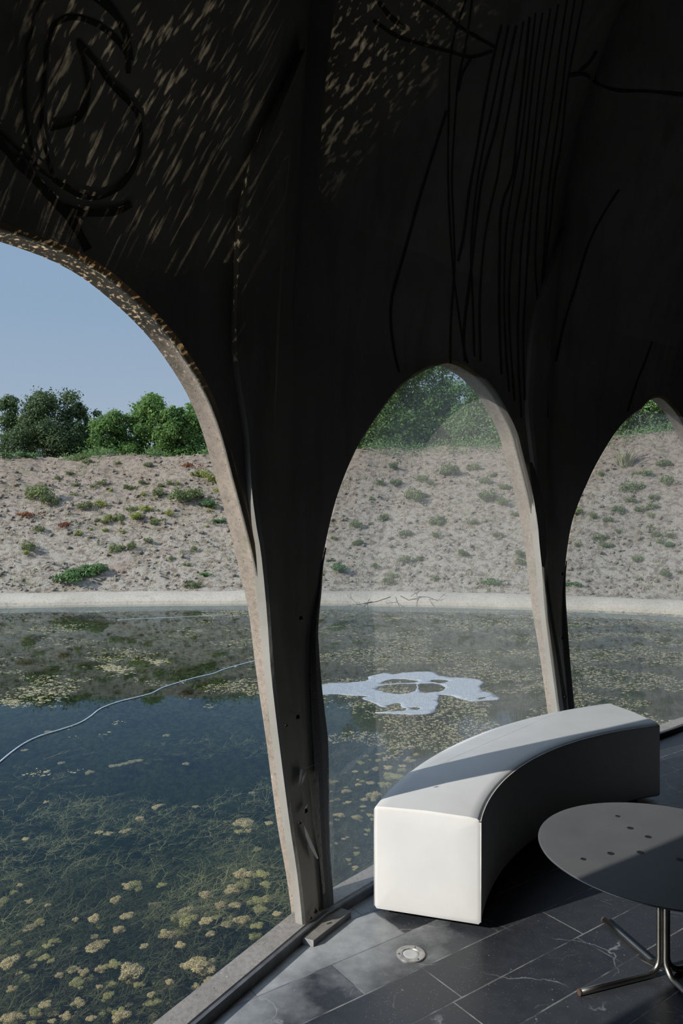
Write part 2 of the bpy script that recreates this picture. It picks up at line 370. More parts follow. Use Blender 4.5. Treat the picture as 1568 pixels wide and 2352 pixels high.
# smooth radial profile, sampled once
_zz = np.linspace(-2, 9.2, 225); _rr = np.interp(_zz, ZS, RS); _ww = np.interp(_zz, WZ, WV)
for _ in range(3):
    for a_ in (_rr, _ww):
        a_[1:-1] = (a_[:-2] + 2 * a_[1:-1] + a_[2:]) / 4
def rho(th, z):
    k = (A1 - th) / STEP; u = 2 * (k - math.floor(k)) - 1
    return AP / math.cos(u * STEP / 2) + float(np.interp(z, _zz, _ww)) * (1 - u * u) + float(np.interp(z, _zz, _rr))
def surf(s, z, off=0.0):
    th = A1 - s / RAD; r = max(0, rho(th, z) + off)
    return (CEN[0] + r * math.cos(th), CEN[1] + r * math.sin(th), z)
def hit(x, y, off=0.0):
    """where the photograph's line of sight meets the shell: (s, z)"""
    dx, dz = (x - CX) / FPX, (CY - y) / FPX; t = 1.2
    def F(t):
        X = dx * t - CEN[0]; Y = t - CEN[1]; return math.hypot(X, Y) - rho(math.atan2(Y, X), EYE + dz * t) - off
    while t < 14 and F(t) <= 0: t += .03
    lo, hi = t - .03, t
    for _ in range(18):
        m_ = (lo + hi) / 2
        if F(m_) > 0: hi = m_
        else: lo = m_
    return (A1 - math.atan2(lo - CEN[1], dx * lo - CEN[0])) * RAD, EYE + dz * lo

R_OFF = [(0, .055), (.19, .07), (.42, .10), (.74, .125), (.99, .15), (1.26, .175), (1.44, .23), (1.59, .28), (1.84, .38), (2.0, .445), (2.14, .53), (2.26, .65), (2.34, .76), (2.41, .90), (2.46, 1.05)]
R_OFF2 = [(0, .06), (.38, .08), (.51, .09), (.73, .11), (.97, .145), (1.12, .16), (1.34, .19), (1.52, .24), (1.68, .29), (1.88, .38), (2.07, .48), (2.22, .57), (2.39, .77), (2.47, .93), (2.51, 1.08)]
L_OFF2 = [(0, .06), (.4, .075), (.73, .085), (.97, .10), (1.16, .125), (1.34, .16), (1.46, .18), (1.58, .215), (1.72, .265), (1.84, .325), (1.96, .40), (2.06, .48), (2.27, .69), (2.36, .81), (2.44, .96), (2.50, 1.12)]
L_OFF3 = [(0, .05), (.54, .06), (.97, .075), (1.22, .11), (1.43, .15), (1.62, .21), (1.77, .30), (1.89, .39), (2.05, .52), (2.27, .74), (2.40, .92), (2.50, 1.12)]
R_OFF3 = [(z + (.10 if z > 1.9 else .05), o) for z, o in R_OFF2]
OPEN = {0: ([(z, max(.03, o - .12)) for z, o in R_OFF], R_OFF, 2.475), 1: (L_OFF2, R_OFF2, 2.525), 2: (L_OFF3, R_OFF3, 2.58)}      # panel -> left profile, right profile, crown
def outline(k):
    """opening edge of panel k (between pier k-1 and pier k) as (s, z) from left foot over the crown to right foot"""
    L, R, apex = OPEN.get(k, (L_OFF2, R_OFF2, 2.52)); s0 = (k - 1) * SEG; s1 = k * SEG
    pts = [(s0 + o, z) for z, o in L] + [((s0 + s1) / 2, apex)] + [(s1 - o, z) for z, o in reversed(R)]
    return smooth_line(pts, 3)
ZTOP = 5.2
def panel_mesh(k, opening=True):
    V, F, MI = [], [], []
    s0, s1 = (k - 1) * SEG, k * SEG
    def strip(rows, mi, flip=False):
        b = len(V); n = len(rows); m = len(rows[0])
        for r in rows: V.extend(r)
        for f in grid_faces(n, m, b):
            F.append(f[::-1] if flip else f); MI.append(mi)
    zs = [3.0 + .2 * i for i in range(12)]; ss = [s0 + (s1 - s0) * i / 24 for i in range(25)]
    if not opening:
        zz = [-.05, .4, .8, 1.2, 1.6, 2, 2.4, 2.7] + zs
        strip([[surf(s, z) for s in ss] for z in zz], 0); strip([[surf(s, z, THICK) for s in ss] for z in zz], 3, True)
        return V, F, MI
    C = outline(k); n = len(C)
    # border matched to the outline: up the left pier line, along z = 3, down the right
    zl = [c[1] for c in C]; i_l = next(i for i in range(n) if zl[i] > 1.9); i_r = n - 1 - next(i for i in range(n) if zl[n - 1 - i] > 1.9)
    path = [(s0, zl[i_l]), (s0, 3.0), (s1, 3.0), (s1, zl[i_r])]
    ln = [math.dist(path[i], path[i + 1]) for i in range(3)]; tot = sum(ln)
    def along(t):
        d = t * tot
        for i in range(3):
            if d <= ln[i] or i == 2:
                f = min(1, d / ln[i]); return (path[i][0] + (path[i + 1][0] - path[i][0]) * f, path[i][1] + (path[i + 1][1] - path[i][1]) * f)
            d -= ln[i]
    cum = [0]
    for i in range(i_l, i_r): cum.append(cum[-1] + math.dist(C[i], C[i + 1]))
    B = []
    f1, f2 = ln[0] / tot, (ln[0] + ln[1]) / tot
    ii = [abs(c / cum[-1] - f1) for c in cum].index(min(abs(c / cum[-1] - f1) for c in cum)); jj = [abs(c / cum[-1] - f2) for c in cum].index(min(abs(c / cum[-1] - f2) for c in cum))
    for i in range(n):
        if i < i_l: B.append((s0, zl[i]))
        elif i > i_r: B.append((s1, zl[i]))
        else:
            t = cum[i - i_l] / cum[-1]
            if i - i_l == ii: t = f1
            elif i - i_l == jj: t = f2
            B.append(along(t))
    CH = .012                                              # chamfer between the inner face and the reveal
    def inner_edge(i, d):
        a = C[max(i - 1, 0)]; b = C[min(i + 1, n - 1)]; tx, tz = b[0] - a[0], b[1] - a[1]; l = math.hypot(tx, tz)
        return (C[i][0] - tz / l * d, C[i][1] + tx / l * d)
    def ring(d, off): return [surf(*inner_edge(i, d), off) for i in range(n)]
    N = 7
    for off, mi, flip in ((0.0, 0, True), (THICK, 3, False)):
        rows = []
        for q in range(N + 1):
            f = q / N; row = []
            for i in range(n):
                e = inner_edge(i, CH if off == 0 else 0)
                row.append(surf(e[0] + (B[i][0] - e[0]) * f, max(-.05, e[1] + (B[i][1] - e[1]) * f), off))
            rows.append(row)
        strip(rows, mi, flip)
        strip([[surf(s, z, off) for s in ss] for z in zs], mi, not flip if off == 0 else True)
    strip([ring(CH, 0), ring(.0, CH)], 2, False)
    strip([ring(0, CH), ring(-.004, .013), ring(-.004, .024)], 4, False)
    strip([ring(-.004, .024), ring(.003, .031), ring(0, .075), ring(0, THICK)], 1, False)
    return V, F, MI
SHELL_M = [MAT['inner'], MAT['reveal'], MAT['rust'], MAT['outer'], MAT['lip']]
def shell_obj(name, panels):
    Vs, Fs, Ms = [], [], []
    for k, op in panels:
        V, F, MI = panel_mesh(k, op); b = len(Vs); Vs += V; Fs += [tuple(i + b for i in f) for f in F]; Ms += MI
    return mesh_obj(name, Vs, Fs, SHELL_M, smooth=True, mi=Ms, kind='structure')
wall_left = shell_obj('wall_left', [(0, True)])
wall_back = shell_obj('wall_back', [(1, True)])
wall_right = shell_obj('wall_right', [(2, True)])
shell_obj('wall_front', [(k, k == -1) for k in list(range(-14, 0)) + list(range(3, 22))])  # unseen panels, all but one kept solid to hold skylight out
# dome
V = []; ns = 36 * 8
zz = [ZTOP, 5.5, 6, 6.5, 7, 7.5, 8, 8.4, 8.8, 9.0, 9.2]
for z in zz: V += [surf(i * SEG / 8, z) for i in range(ns)]
mesh_obj('ceiling', V, grid_faces(len(zz), ns, 0, True) + [tuple(range((len(zz) - 1) * ns, len(zz) * ns))], MAT['inner'], smooth=True, kind='structure')

# raised concrete rib up each pier: its two edges read off the foreground pier
F1P = [(707, 2138), (694, 2010), (676, 1890), (653, 1714), (637, 1580), (624, 1440), (605, 1280), (591, 1207), (580, 1127), (573, 1000), (558, 900), (545, 800), (548, 650), (555, 520), (570, 425), (600, 320), (650, 215), (696, 120)]
F2P = [(735, 2120), (722, 2010), (708, 1890), (690, 1714), (672, 1580), (650, 1440), (641, 1280), (637, 1207), (634, 1127), (637, 1000), (642, 900), (647, 800), (655, 640), (662, 500), (668, 425), (680, 320), (692, 215), (700, 110)]
E1 = [hit(*p, -.03) for p in F1P]; E2 = [hit(*p, -.03) for p in F2P]
def rib(k, parent):
    a = smooth_line(E1, 3); b = smooth_line(E2, 3); o = k * SEG; rows = []
    for (sa, za), (sb, zb) in zip(a, b):
        sa = max(sa, -.42); hh = float(np.interp(za, [0, 1.1, 1.7], [.003, .004, .026]))
        rows.append([surf(o + sa - .004, za, .03), surf(o + sa, za, -hh)] + [surf(o + sa + (sb - sa) * f, za + (zb - za) * f, -hh - .008) for f in (.15, .5, .85)] + [surf(o + sb, zb, -.012), surf(o + sb + .01, zb, .02)])
    V = [p for r in rows for p in r]
    return mesh_obj('rib', V, grid_faces(len(rows), 7), MAT['inner'], parent, smooth=False, kind='structure')
rib(0, wall_left); rib(1, wall_back); rib(2, wall_right); rib(-1, wall_left)

# sills under the arches
def sill_strip(k0, k1, o0, o1, z0, z1, n=6):
    V = []; rows = []
    for i in range((k1 - k0) * n + 1):
        s = (k0 + i / n) * SEG; th = A1 - s / RAD; u = 2 * ((s / SEG) - math.floor(s / SEG + 1e-9)) - 1; base = AP / math.cos(u * STEP / 2)
        def P(off, z): return (CEN[0] + (base + off) * math.cos(th), CEN[1] + (base + off) * math.sin(th), z)
        rows.append([P(o0, z0), P(o0, z1 - .004), P(o0 + .004, z1), P(o1 - .004, z1), P(o1, z1 - .004), P(o1, z0)])
    return [p for r in rows for p in r], [f[::-1] for f in grid_faces(len(rows), 6)]
sv, sf = sill_strip(-4, 5, -.018, .085, -2.2, .042)
trim = mesh_obj('trim_1', sv, sf, MAT['sill'], kind='structure')
sv, sf = sill_strip(-4, 5, -.040, -.0175, -.02, .040)
mesh_obj('slate_strip', sv, sf, MAT['slate'], trim, kind='structure')
# floor slab
fl = [(CEN[0] + (AP / math.cos((((i % 6) / 6) * 2 - 1) * STEP / 2) - .02) * math.cos(A1 - i * SEG / 6 / RAD), CEN[1] + (AP / math.cos((((i % 6) / 6) * 2 - 1) * STEP / 2) - .02) * math.sin(A1 - i * SEG / 6 / RAD)) for i in range(216)]
mesh_obj('floor', *prism(fl[::-1], -.5, 0), MAT['floor'], kind='structure')

# ------------------------------------------------------------------ mural: painted strokes lying on the plaster
def stroke(parts, pts, w, off=-.004, n=5):
    """a brush line: pts in the photograph's frame, w its breadth there"""
    L = smooth_line(pts, n); rows = []
    for i, p in enumerate(L):
        a = L[max(i - 1, 0)]; b = L[min(i + 1, len(L) - 1)]; t = b - a; l = math.hypot(*t[:2]) or 1
        nx, ny = -t[1] / l, t[0] / l; ww = w * .78
        ww *= .85 + .3 * mnoise.noise((p[0] * .03, p[1] * .03, w))
        rows.append([surf(*hit(p[0] + nx * ww / 2, p[1] + ny * ww / 2), off), surf(*hit(p[0] - nx * ww / 2, p[1] - ny * ww / 2), off)])
    parts.append(([q for r in rows for q in r], grid_faces(len(rows), 2)))
ml = []
stroke(ml, [(96, 3), (72, 60), (58, 130), (54, 220), (62, 300), (80, 380)], 13)
stroke(ml, [(96, 3), (150, -12), (210, -8)], 16)
stroke(ml, [(210, -8), (255, 25), (285, 75), (297, 140)], 24)
stroke(ml, [(120, 60), (106, 110), (98, 200), (94, 290), (104, 350), (118, 400)], 14)
stroke(ml, [(120, 60), (160, 42), (215, 55), (262, 90), (290, 130), (292, 170)], 18)
stroke(ml, [(176, 100), (190, 140), (200, 190), (196, 240), (170, 280), (110, 298)], 16)
stroke(ml, [(176, 96), (215, 140), (250, 190), (290, 232), (315, 262)], 18)
stroke(ml, [(315, 262), (322, 310), (312, 370), (280, 425), (225, 455), (170, 445), (120, 412)], 16)
stroke(ml, [(-20, 290), (40, 345), (100, 400), (160, 432)], 9)
stroke(ml, [(-20, 310), (30, 365), (80, 415), (130, 470), (165, 510), (200, 575)], 30)
stroke(ml, [(165, 510), (150, 480), (180, 490), (260, 488), (300, 470)], 22)
mural_l = mesh_obj('mural_lines', *join(ml), MAT['paint'], wall_left, kind='structure')
mb = []
hair = [[(1068, 0), (1048, 60), (1033, 130), (1029, 240), (1027, 400), (1034, 560), (1046, 680), (1062, 790), (1072, 835)],
        [(1082, 0), (1070, 90), (1052, 180), (1044, 260), (1036, 400), (1040, 520), (1042, 620), (1034, 740), (1033, 835)],
        [(1150, 60), (1132, 130), (1112, 230), (1096, 330), (1076, 440), (1064, 540), (1050, 600)],
        [(1166, 60), (1148, 150), (1128, 250), (1104, 360), (1088, 470), (1080, 580), (1084, 690), (1088, 820)],
        [(1184, 60), (1160, 170), (1138, 290), (1108, 400), (1096, 480), (1078, 640), (1064, 760), (1066, 830)],
        [(1200, 50), (1178, 190), (1152, 330), (1140, 410), (1120, 500), (1108, 580), (1100, 700), (1102, 830)],
        [(1214, 40), (1198, 200), (1186, 300), (1176, 400), (1150, 480), (1146, 600), (1145, 720), (1150, 860)],
        [(1228, 30), (1210, 190), (1194, 330), (1174, 440), (1160, 540), (1156, 680), (1160, 800), (1168, 900)],
        [(1244, 30), (1226, 150), (1212, 280), (1200, 400), (1180, 520), (1168, 650), (1170, 780), (1180, 920)],
        [(1262, 20), (1240, 170), (1224, 320), (1214, 420), (1196, 560), (1190, 690), (1188, 800), (1196, 960)],
        [(1280, 10), (1262, 120), (1244, 250), (1224, 420), (1214, 540), (1206, 660), (1200, 790), (1204, 920)],
        [(1300, 0), (1282, 120), (1268, 230), (1246, 380), (1232, 500), (1228, 620), (1238, 740), (1242, 880), (1240, 980)],
        [(1318, 0), (1300, 110), (1290, 200), (1272, 330), (1258, 440), (1250, 560), (1244, 680), (1252, 830), (1256, 960)],
        [(1338, 0), (1318, 100), (1300, 200), (1288, 320), (1270, 430), (1264, 500), (1246, 640)]]
for i, h in enumerate(hair): stroke(mb, h, 9 if i in (2, 4, 6) else 7, n=3)
stroke(mb, [(968, 0), (1010, 25), (1050, 60), (1090, 85), (1135, 110)], 11)
stroke(mb, [(855, 48), (910, 85), (975, 105), (1030, 120), (1080, 132), (1130, 118)], 11)
stroke(mb, [(868, 5), (890, 35), (925, 65)], 16)
stroke(mb, [(1080, 135), (1060, 170), (1050, 210)], 9)
stroke(mb, [(1024, 255), (985, 380), (955, 480), (925, 590), (900, 680), (896, 740), (904, 810), (915, 855)], 9)
stroke(mb, [(1420, 435), (1385, 490), (1350, 560), (1320, 660), (1295, 740), (1275, 830)], 9)
stroke(mb, [(1306, 175), (1340, 172), (1375, 195), (1420, 208), (1480, 210), (1568, 218)], 12)
stroke(mb, [(1330, 165), (1352, 145), (1368, 118)], 10)
stroke(mb, [(1496, 785), (1480, 830), (1460, 880), (1440, 945)], 8)
mesh_obj('mural_lines', *join(mb), MAT['paint'], wall_back, kind='structure')

# ------------------------------------------------------------------ clear vinyl sheets over two arches
def sheet(name, k, label, hem_l, hem_r):
    def taper(z, top): return max(.12, min(1, (top - z) / .45))
    root = thing(name, (0, 0, 0), label, 'plastic sheet')
    C = outline(k); n = len(C); IN = -.012
    def e(i, d):
        a = C[max(i - 1, 0)]; b = C[min(i + 1, n - 1)]; tx, tz = b[0] - a[0], b[1] - a[1]; l = math.hypot(tx, tz)
        return (C[i][0] - tz / l * d, C[i][1] + tx / l * d)
    # film: strips between left and right halves of the outline
    top = max(range(n), key=lambda i: C[i][1]); rows = []
    zs = [.03, .2, .4, .7, 1.0, 1.3, 1.6, 1.8, 1.95, 2.08, 2.18, 2.27, 2.34, 2.4, 2.45, 2.48]
    ex = [e(i, .02) for i in range(n)]; Ls = ex[:top + 1]; Rs = ex[top:][::-1]
    def sat(pl, z): return float(np.interp(z, [p[1] for p in pl], [p[0] for p in pl]))
    for z in zs:
        a, b = sat(Ls, z), sat(Rs, z); rows.append([surf(a + (b - a) * j / 14, z, IN + .006 * mnoise.noise((j * .5, z * 1.5, k * 3))) for j in range(15)])
    mesh_obj('film', [p for r in rows for p in r], grid_faces(len(rows), 15), MAT['film'], root, smooth=True)
    # woven hem along the edges of the opening
    def hem(idx, inner, outer0, top_z):
        V = []
        for j, i in enumerate(idx):
            outer = .006 + (outer0 - .006) * taper(C[i][1], top_z); wob = .012 * taper(C[i][1], top_z) * mnoise.noise((i * .35, k * 7.1, 0))
            for d, o in ((outer + wob, -.010), (outer + wob, -.016), ((inner(C[i][1]) + outer) / 2, -.022 + wob * .5), (inner(C[i][1]) + wob * .3, -.017), (inner(C[i][1]) + wob * .3, -.012)):
                se, ze = e(i, d); V.append(surf(se, max(.045, ze), o * max(.2, taper(C[i][1], top_z))))
        return mesh_obj('hem', V, grid_faces(len(idx), 5), MAT['hem'], root)
    li = [i for i in range(0, top) if C[i][1] < hem_l]; ri = [i for i in range(top, n) if C[i][1] < hem_r]
    hem(li, lambda z: float(np.interp(z, [.3, .7, 1.15], [-.01, -.045, .002])) if k == 1 else .002, .05, hem_l); hem(ri, lambda z: .006, .05, hem_r)
    return root, e, C, n, top
def screw_at(root, x, y, r=.009, off=-.03):
    p = Vector(surf(*hit(x, y, off), off)); s_, z_ = hit(x, y, off); th = A1 - s_ / RAD; nrm = Vector((-math.cos(th), -math.sin(th), 0)); u = Vector((0, 0, 1)); v = nrm.cross(u)
    V = [p]; 
    for rr, o in ((r, 0), (r, .005), (r * .55, .008), (r * .5, .004)):
        V += [p + nrm * o + (u * math.cos(2 * math.pi * i / 12) + v * math.sin(2 * math.pi * i / 12)) * rr for i in range(12)]
    V.append(p + nrm * .004)
    F = grid_faces(4, 12, 1, True) + [(37 + i, 37 + (i + 1) % 12, 49) for i in range(12)]
    return mesh_obj('screw', V, F, MAT['screw'], root, smooth=False)
film_a, *_ = sheet('plastic_sheet', 1, 'clear dusty plastic sheet closing the whole arch behind the white bench', 1.55, 1.9)
film_b, *_ = sheet('plastic_sheet', 2, 'hazy clear plastic sheet closing the arch cut off by the right edge', 1.4, 1.6)
for x, y in ((683, 1647), (701, 1862), (723, 2092), (690, 1420)): screw_at(film_a, x, y, .010)
for x, y in ((656, 1666), (687, 1890), (712, 2108)): screw_at(film_a, x, y, .006)
screw_at(film_a, 1242, 1182, .013)
for x, y in ((1297, 1600), (1291, 1466), (1291, 1318)): screw_at(film_b, x, y, .012)
def on_film(poly, off): return [surf(*hit(x, y, off), off) for x, y in poly]
z5 = lambda L: [(500 + x / 3.6075, 1700 + y / 3.6075) for x, y in L]
def patch(poly, mat, root, name, off=-.02):
    P = on_film(poly, off); mesh_obj(name, P, [tuple(range(len(P)))], mat, root)
# (built as a triangle-safe strip: left edge against right edge)
Lp = z5([(752, 262), (765, 400), (778, 560), (790, 700), (815, 840), (838, 960), (850, 1080), (862, 1200), (872, 1275)])
Rp = z5([(930, 228), (985, 300), (962, 420), (945, 560), (955, 700), (966, 840), (962, 1000), (935, 1170), (878, 1280)])
rows = [on_film([(a[0] + (b[0] - a[0]) * f, a[1] + (b[1] - a[1]) * f) for f in (0, .33, .66, 1)], -.018) for a, b in zip(Lp, Rp)]
mesh_obj('film_overlap', [p for r in rows for p in r], grid_faces(len(rows), 4), MAT['film2'], film_a, smooth=True)
Lp = z5([(1000, 290), (1060, 205), (1130, 160), (1190, 120), (1245, 60), (1300, 5), (1350, -60)]); Rp = z5([(1010, 300), (1100, 240), (1170, 175), (1240, 120), (1300, 70), (1345, 15), (1390, -60)])
rows = [on_film([a, ((a[0] + b[0]) / 2, (a[1] + b[1]) / 2), b], -.018) for a, b in zip(Lp, Rp)]
mesh_obj('film_overlap', [p for r in rows for p in r], grid_faces(len(rows), 3), MAT['film2'], film_a, smooth=True)
Lp = z5([(940, 148), (970, 105), (1000, 82), (1040, 66), (1066, 72)]); Rp = z5([(948, 152), (990, 135), (1025, 118), (1055, 98), (1070, 78)])
rows = [on_film([a, b], -.018) for a, b in zip(Lp, Rp)]
mesh_obj('film_overlap', [p for r in rows for p in r], grid_faces(len(rows), 2), MAT['film2'], film_a, smooth=True)
cord = [(680 + x / 3.136, 1480 + y / 3.136) for x, y in ((10, 905), (80, 888), (240, 820), (440, 745), (560, 695), (720, 640), (870, 580), (1040, 512), (1200, 440), (1350, 385), (1568, 310), (1740, 255))]
v, f = tube(on_film(cord, -.016), .0007, 5); mesh_obj('cord', v, f, MAT['hose'], film_a)
for L in ([(680, 250), (705, 240), (690, 330), (672, 385)], [(735, 250), (715, 330), (690, 375), (700, 310)], [(748, 522), (735, 570), (708, 612), (722, 560)], [(712, 700), (745, 770), (790, 870), (835, 980), (820, 985), (770, 900), (728, 800)]):
    P = on_film(z5(L), -.034); V = P + on_film(z5(L), -.026); n_ = len(P)
    mesh_obj('film_curl', V, [tuple(range(n_)), tuple(range(2 * n_ - 1, n_ - 1, -1))] + [(i, (i + 1) % n_, n_ + (i + 1) % n_, n_ + i) for i in range(n_)], MAT['fold'], film_a)
# loose mesh tail on the right-hand pier of the middle arch
tl = [((1215, 1062), (1222, 1062)), ((1217, 1090), (1232, 1090)), ((1221, 1120), (1240, 1122)), ((1226, 1150), (1246, 1155)), ((1232, 1185), (1251, 1185)), ((1236, 1215), (1254, 1218)), ((1238, 1245), (1256, 1248)), ((1241, 1275), (1255, 1278)), ((1244, 1300), (1250, 1305))]
rows = [on_film([a, ((a[0] + b[0]) / 2, (a[1] + b[1]) / 2), b], -.040) for a, b in tl]
mesh_obj('hem', [p for r in rows for p in r], grid_faces(len(rows), 3), MAT['hem'], film_a)

# ------------------------------------------------------------------ curved bench
def sector(c0, r0, c1, r1, a0, a1, n):
    return None
B_H = 1.24; ZB0, ZB1 = .030, EYE - B_H
bo = smooth_line([px(*p, B_H) for p in ((858, 1851), (903, 1806), (944.7, 1765), (983, 1740), (1030.8, 1714), (1078.6, 1692), (1126.4, 1676), (1180, 1658), (1240, 1642), (1300, 1629), (1380, 1616), (1400, 1616))], 4)
bi = smooth_line([px(*p, B_H) for p in ((1104, 1880), (1112, 1851), (1130, 1822), (1160, 1786), (1200, 1752), (1250, 1725), (1300, 1706), (1350, 1690), (1430, 1673), (1513, 1661))], 4)
# resample both edges to the same count and smooth them to plain arcs
def resample(L, n):
    L = np.array([p[:2] for p in L]); d = np.r_[0, np.cumsum(np.hypot(*np.diff(L, axis=0).T))]; t = np.linspace(0, d[-1], n)
    return np.c_[np.interp(t, d, L[:, 0]), np.interp(t, d, L[:, 1])]
def arcfit(L):
    A = np.c_[2 * L, np.ones(len(L))]; s = np.linalg.lstsq(A, (L ** 2).sum(1), rcond=None)[0]; c = s[:2]; r = math.sqrt(s[2] + c @ c)
    a = np.unwrap(np.arctan2(L[:, 1] - c[1], L[:, 0] - c[0])); t = np.linspace(a[0], a[-1], len(L)); return np.c_[c[0] + r * np.cos(t), c[1] + r * np.sin(t)]
NB = 41
bo = arcfit(resample(bo, NB)); bi = arcfit(resample(bi, NB))
bench = thing('curved_bench', (float(bi[20][0] + bo[20][0]) / 2, float(bi[20][1] + bo[20][1]) / 2, 0), 'curved white leatherette bench standing by the plastic-covered arch', 'bench')
bl = np.array(bench.location)
def bsec(i, inset, z):
    a, b = bi[i], bo[i]; d = (b - a) / np.hypot(*(b - a)); return [tuple(a + d * inset) + (z,), tuple(b - d * inset) + (z,)]
def bench_body():
    V = []; ring = 0
    for i in range(NB):
        a, b = np.array(bi[i]), np.array(bo[i]); d = (b - a); w = np.hypot(*d); d /= w
        prof = [(0, ZB0 + .012), (.0, ZB0 + .2), (.0, ZB1 - .028), (.005, ZB1 - .012), (.016, ZB1 - .003), (.05, ZB1 + .001), (w / 2, ZB1 + .006), (w - .05, ZB1 + .002), (w - .008, ZB1 - .001), (w - .002, ZB1 - .005), (w, ZB1 - .012), (w, ZB0 + .2), (w, ZB0 + .012), (w - .01, ZB0), (.01, ZB0)]
        ring = len(prof)
        for o, z in prof: V.append(tuple(a + d * o) + (z,))
    F = grid_faces(NB, ring, 0, True)
    V = [(x - bl[0], y - bl[1], z) for x, y, z in V]
    # slightly padded ends
    for base, rev in ((0, True), ((NB - 1) * ring, False)):
        i = 0 if rev else NB - 1; j = 1 if rev else NB - 2
        t = np.array(bi[i] + bo[i]) / 2 - np.array(bi[j] + bo[j]) / 2; t /= np.hypot(*t)
        c = np.array([sum(V[base + q][m_] for q in range(ring)) / ring for m_ in range(3)]); prev = [base + q for q in range(ring)]
        for sc, push in ((.985, .002), (.92, .005), (.5, .007)):
            nb = len(V)
            for q in range(ring):
                p = np.array(V[base + q]); p2 = c + (p - c) * sc; p2[:2] += t * push; V.append(tuple(p2))
            for q in range(ring):
                f = (prev[q], prev[(q + 1) % ring], nb + (q + 1) % ring, nb + q); F.append(f if rev else f[::-1])
            prev = [nb + q for q in range(ring)]
        V.append(tuple(c + np.array([t[0] * .007, t[1] * .007, 0])))
        for q in range(ring):
            f = (prev[q], prev[(q + 1) % ring], len(V) - 1); F.append(f if rev else f[::-1])
    return V, F
v, f = bench_body(); body = mesh_obj('upholstery', v, f, MAT['leather'], bench, smooth=True)
bm = bmesh.new(); bm.from_mesh(body.data); bmesh.ops.recalc_face_normals(bm, faces=bm.faces); bm.to_mesh(body.data); bm.free(); body.data.set_sharp_from_angle(angle=math.radians(38))
def off_in(i, o, z, side):
    a, b = np.array(bi[i]), np.array(bo[i]); d = (b - a) / np.hypot(*(b - a)); p = a - d * o if side == 0 else b + d * o
    return (p[0] - bl[0], p[1] - bl[1], z)
for side in (0, 1):
    v, f = tube([off_in(i, -.001, ZB1 - .014, side) for i in range(NB)], .0032, 6); mesh_obj('piping', v, f, MAT['seam'], body, smooth=True)
for i in (0, NB - 1):
    a = off_in(i, -.001, ZB1 - .014, 0); b = off_in(i, -.001, ZB1 - .014, 1)
    v, f = tube([tuple(a[q] + (b[q] - a[q]) * t for q in range(3)) for t in (0, .25, .5, .75, 1)], .0026, 6); mesh_obj('piping', v, f, MAT['seam'], body, smooth=True)
    for side in (0, 1):
        v, f = tube([off_in(i, .0, z, side) for z in (ZB0 + .01, .2, ZB1 - .016)], .0026, 6); mesh_obj('piping', v, f, MAT['seam'], body, smooth=True)
for i in (3, NB // 2, NB - 4):
    for side in (0, 1):
        p = off_in(i, -.05, 0, side)
        n_ = 16; V = [(p[0] + .022 * math.cos(2 * math.pi * k / n_), p[1] + .022 * math.sin(2 * math.pi * k / n_), z) for z in (0, .004, .031) for k in range(n_)]
        mesh_obj('foot', V, grid_faces(3, n_, 0, True) + [tuple(range(n_ - 1, -1, -1)), tuple(range(2 * n_, 3 * n_))], MAT['black'], bench)

# ------------------------------------------------------------------ low round table
T_Z, T_R = .462, .442; tcx, tcy = 1.181, 2.752
table = thing('round_table', (tcx, tcy, 0), 'low round dark steel table at the right edge, before the white bench', 'table')
n_ = 96; V = []
for r, z in ((T_R - .03, T_Z - .006), (T_R - .001, T_Z - .006), (T_R, T_Z - .005), (T_R, T_Z - .001), (T_R - .001, T_Z)):
    V += [(r * math.cos(2 * math.pi * i / n_), r * math.sin(2 * math.pi * i / n_), z) for i in range(n_)]
ttop = mesh_obj('tabletop', V, grid_faces(5, n_, 0, True) + [tuple(range(n_ - 1, -1, -1)), tuple(range(4 * n_, 5 * n_))], MAT['steel_top'], table)
v, f = tube([((T_R + .0004) * math.cos(2 * math.pi * i / n_), (T_R + .0004) * math.sin(2 * math.pi * i / n_), T_Z - .003) for i in range(n_ + 1)], .0022, 6, False)
mesh_obj('edge_band', v, f, MAT['tube'], ttop, smooth=True)
for i, (x, y) in enumerate(((1418, 1874.7), (1446.8, 1902), (1488, 1922.2), (1402, 1960.3), (1470, 1957.9), (1339, 1973.2), (1561, 1974))):
    cx_, cy_ = px(x, y, EYE - T_Z); r = .0125 if i not in (0, 5) else .0098
    V = [(cx_ - tcx + q * math.cos(2 * math.pi * k / 20), cy_ - tcy + q * math.sin(2 * math.pi * k / 20), T_Z + z) for q, z in ((r, -.001), (r, .0008), (r * .45, .0010), (r * .35, .0004)) for k in range(20)]
    mesh_obj('fixing', V, grid_faces(4, 20, 0, True) + [tuple(range(60, 80))], MAT['spot'], ttop)
n_ = 32; V = [(q * math.cos(2 * math.pi * k / n_), q * math.sin(2 * math.pi * k / n_), z) for q, z in ((.09, T_Z - .006), (.09, T_Z - .012)) for k in range(n_)]
mesh_obj('mounting_plate', V, [(i, n_ + i, n_ + (i + 1) % n_, (i + 1) % n_) for i in range(n_)] + [tuple(range(n_, 2 * n_))], MAT['spot'], table)
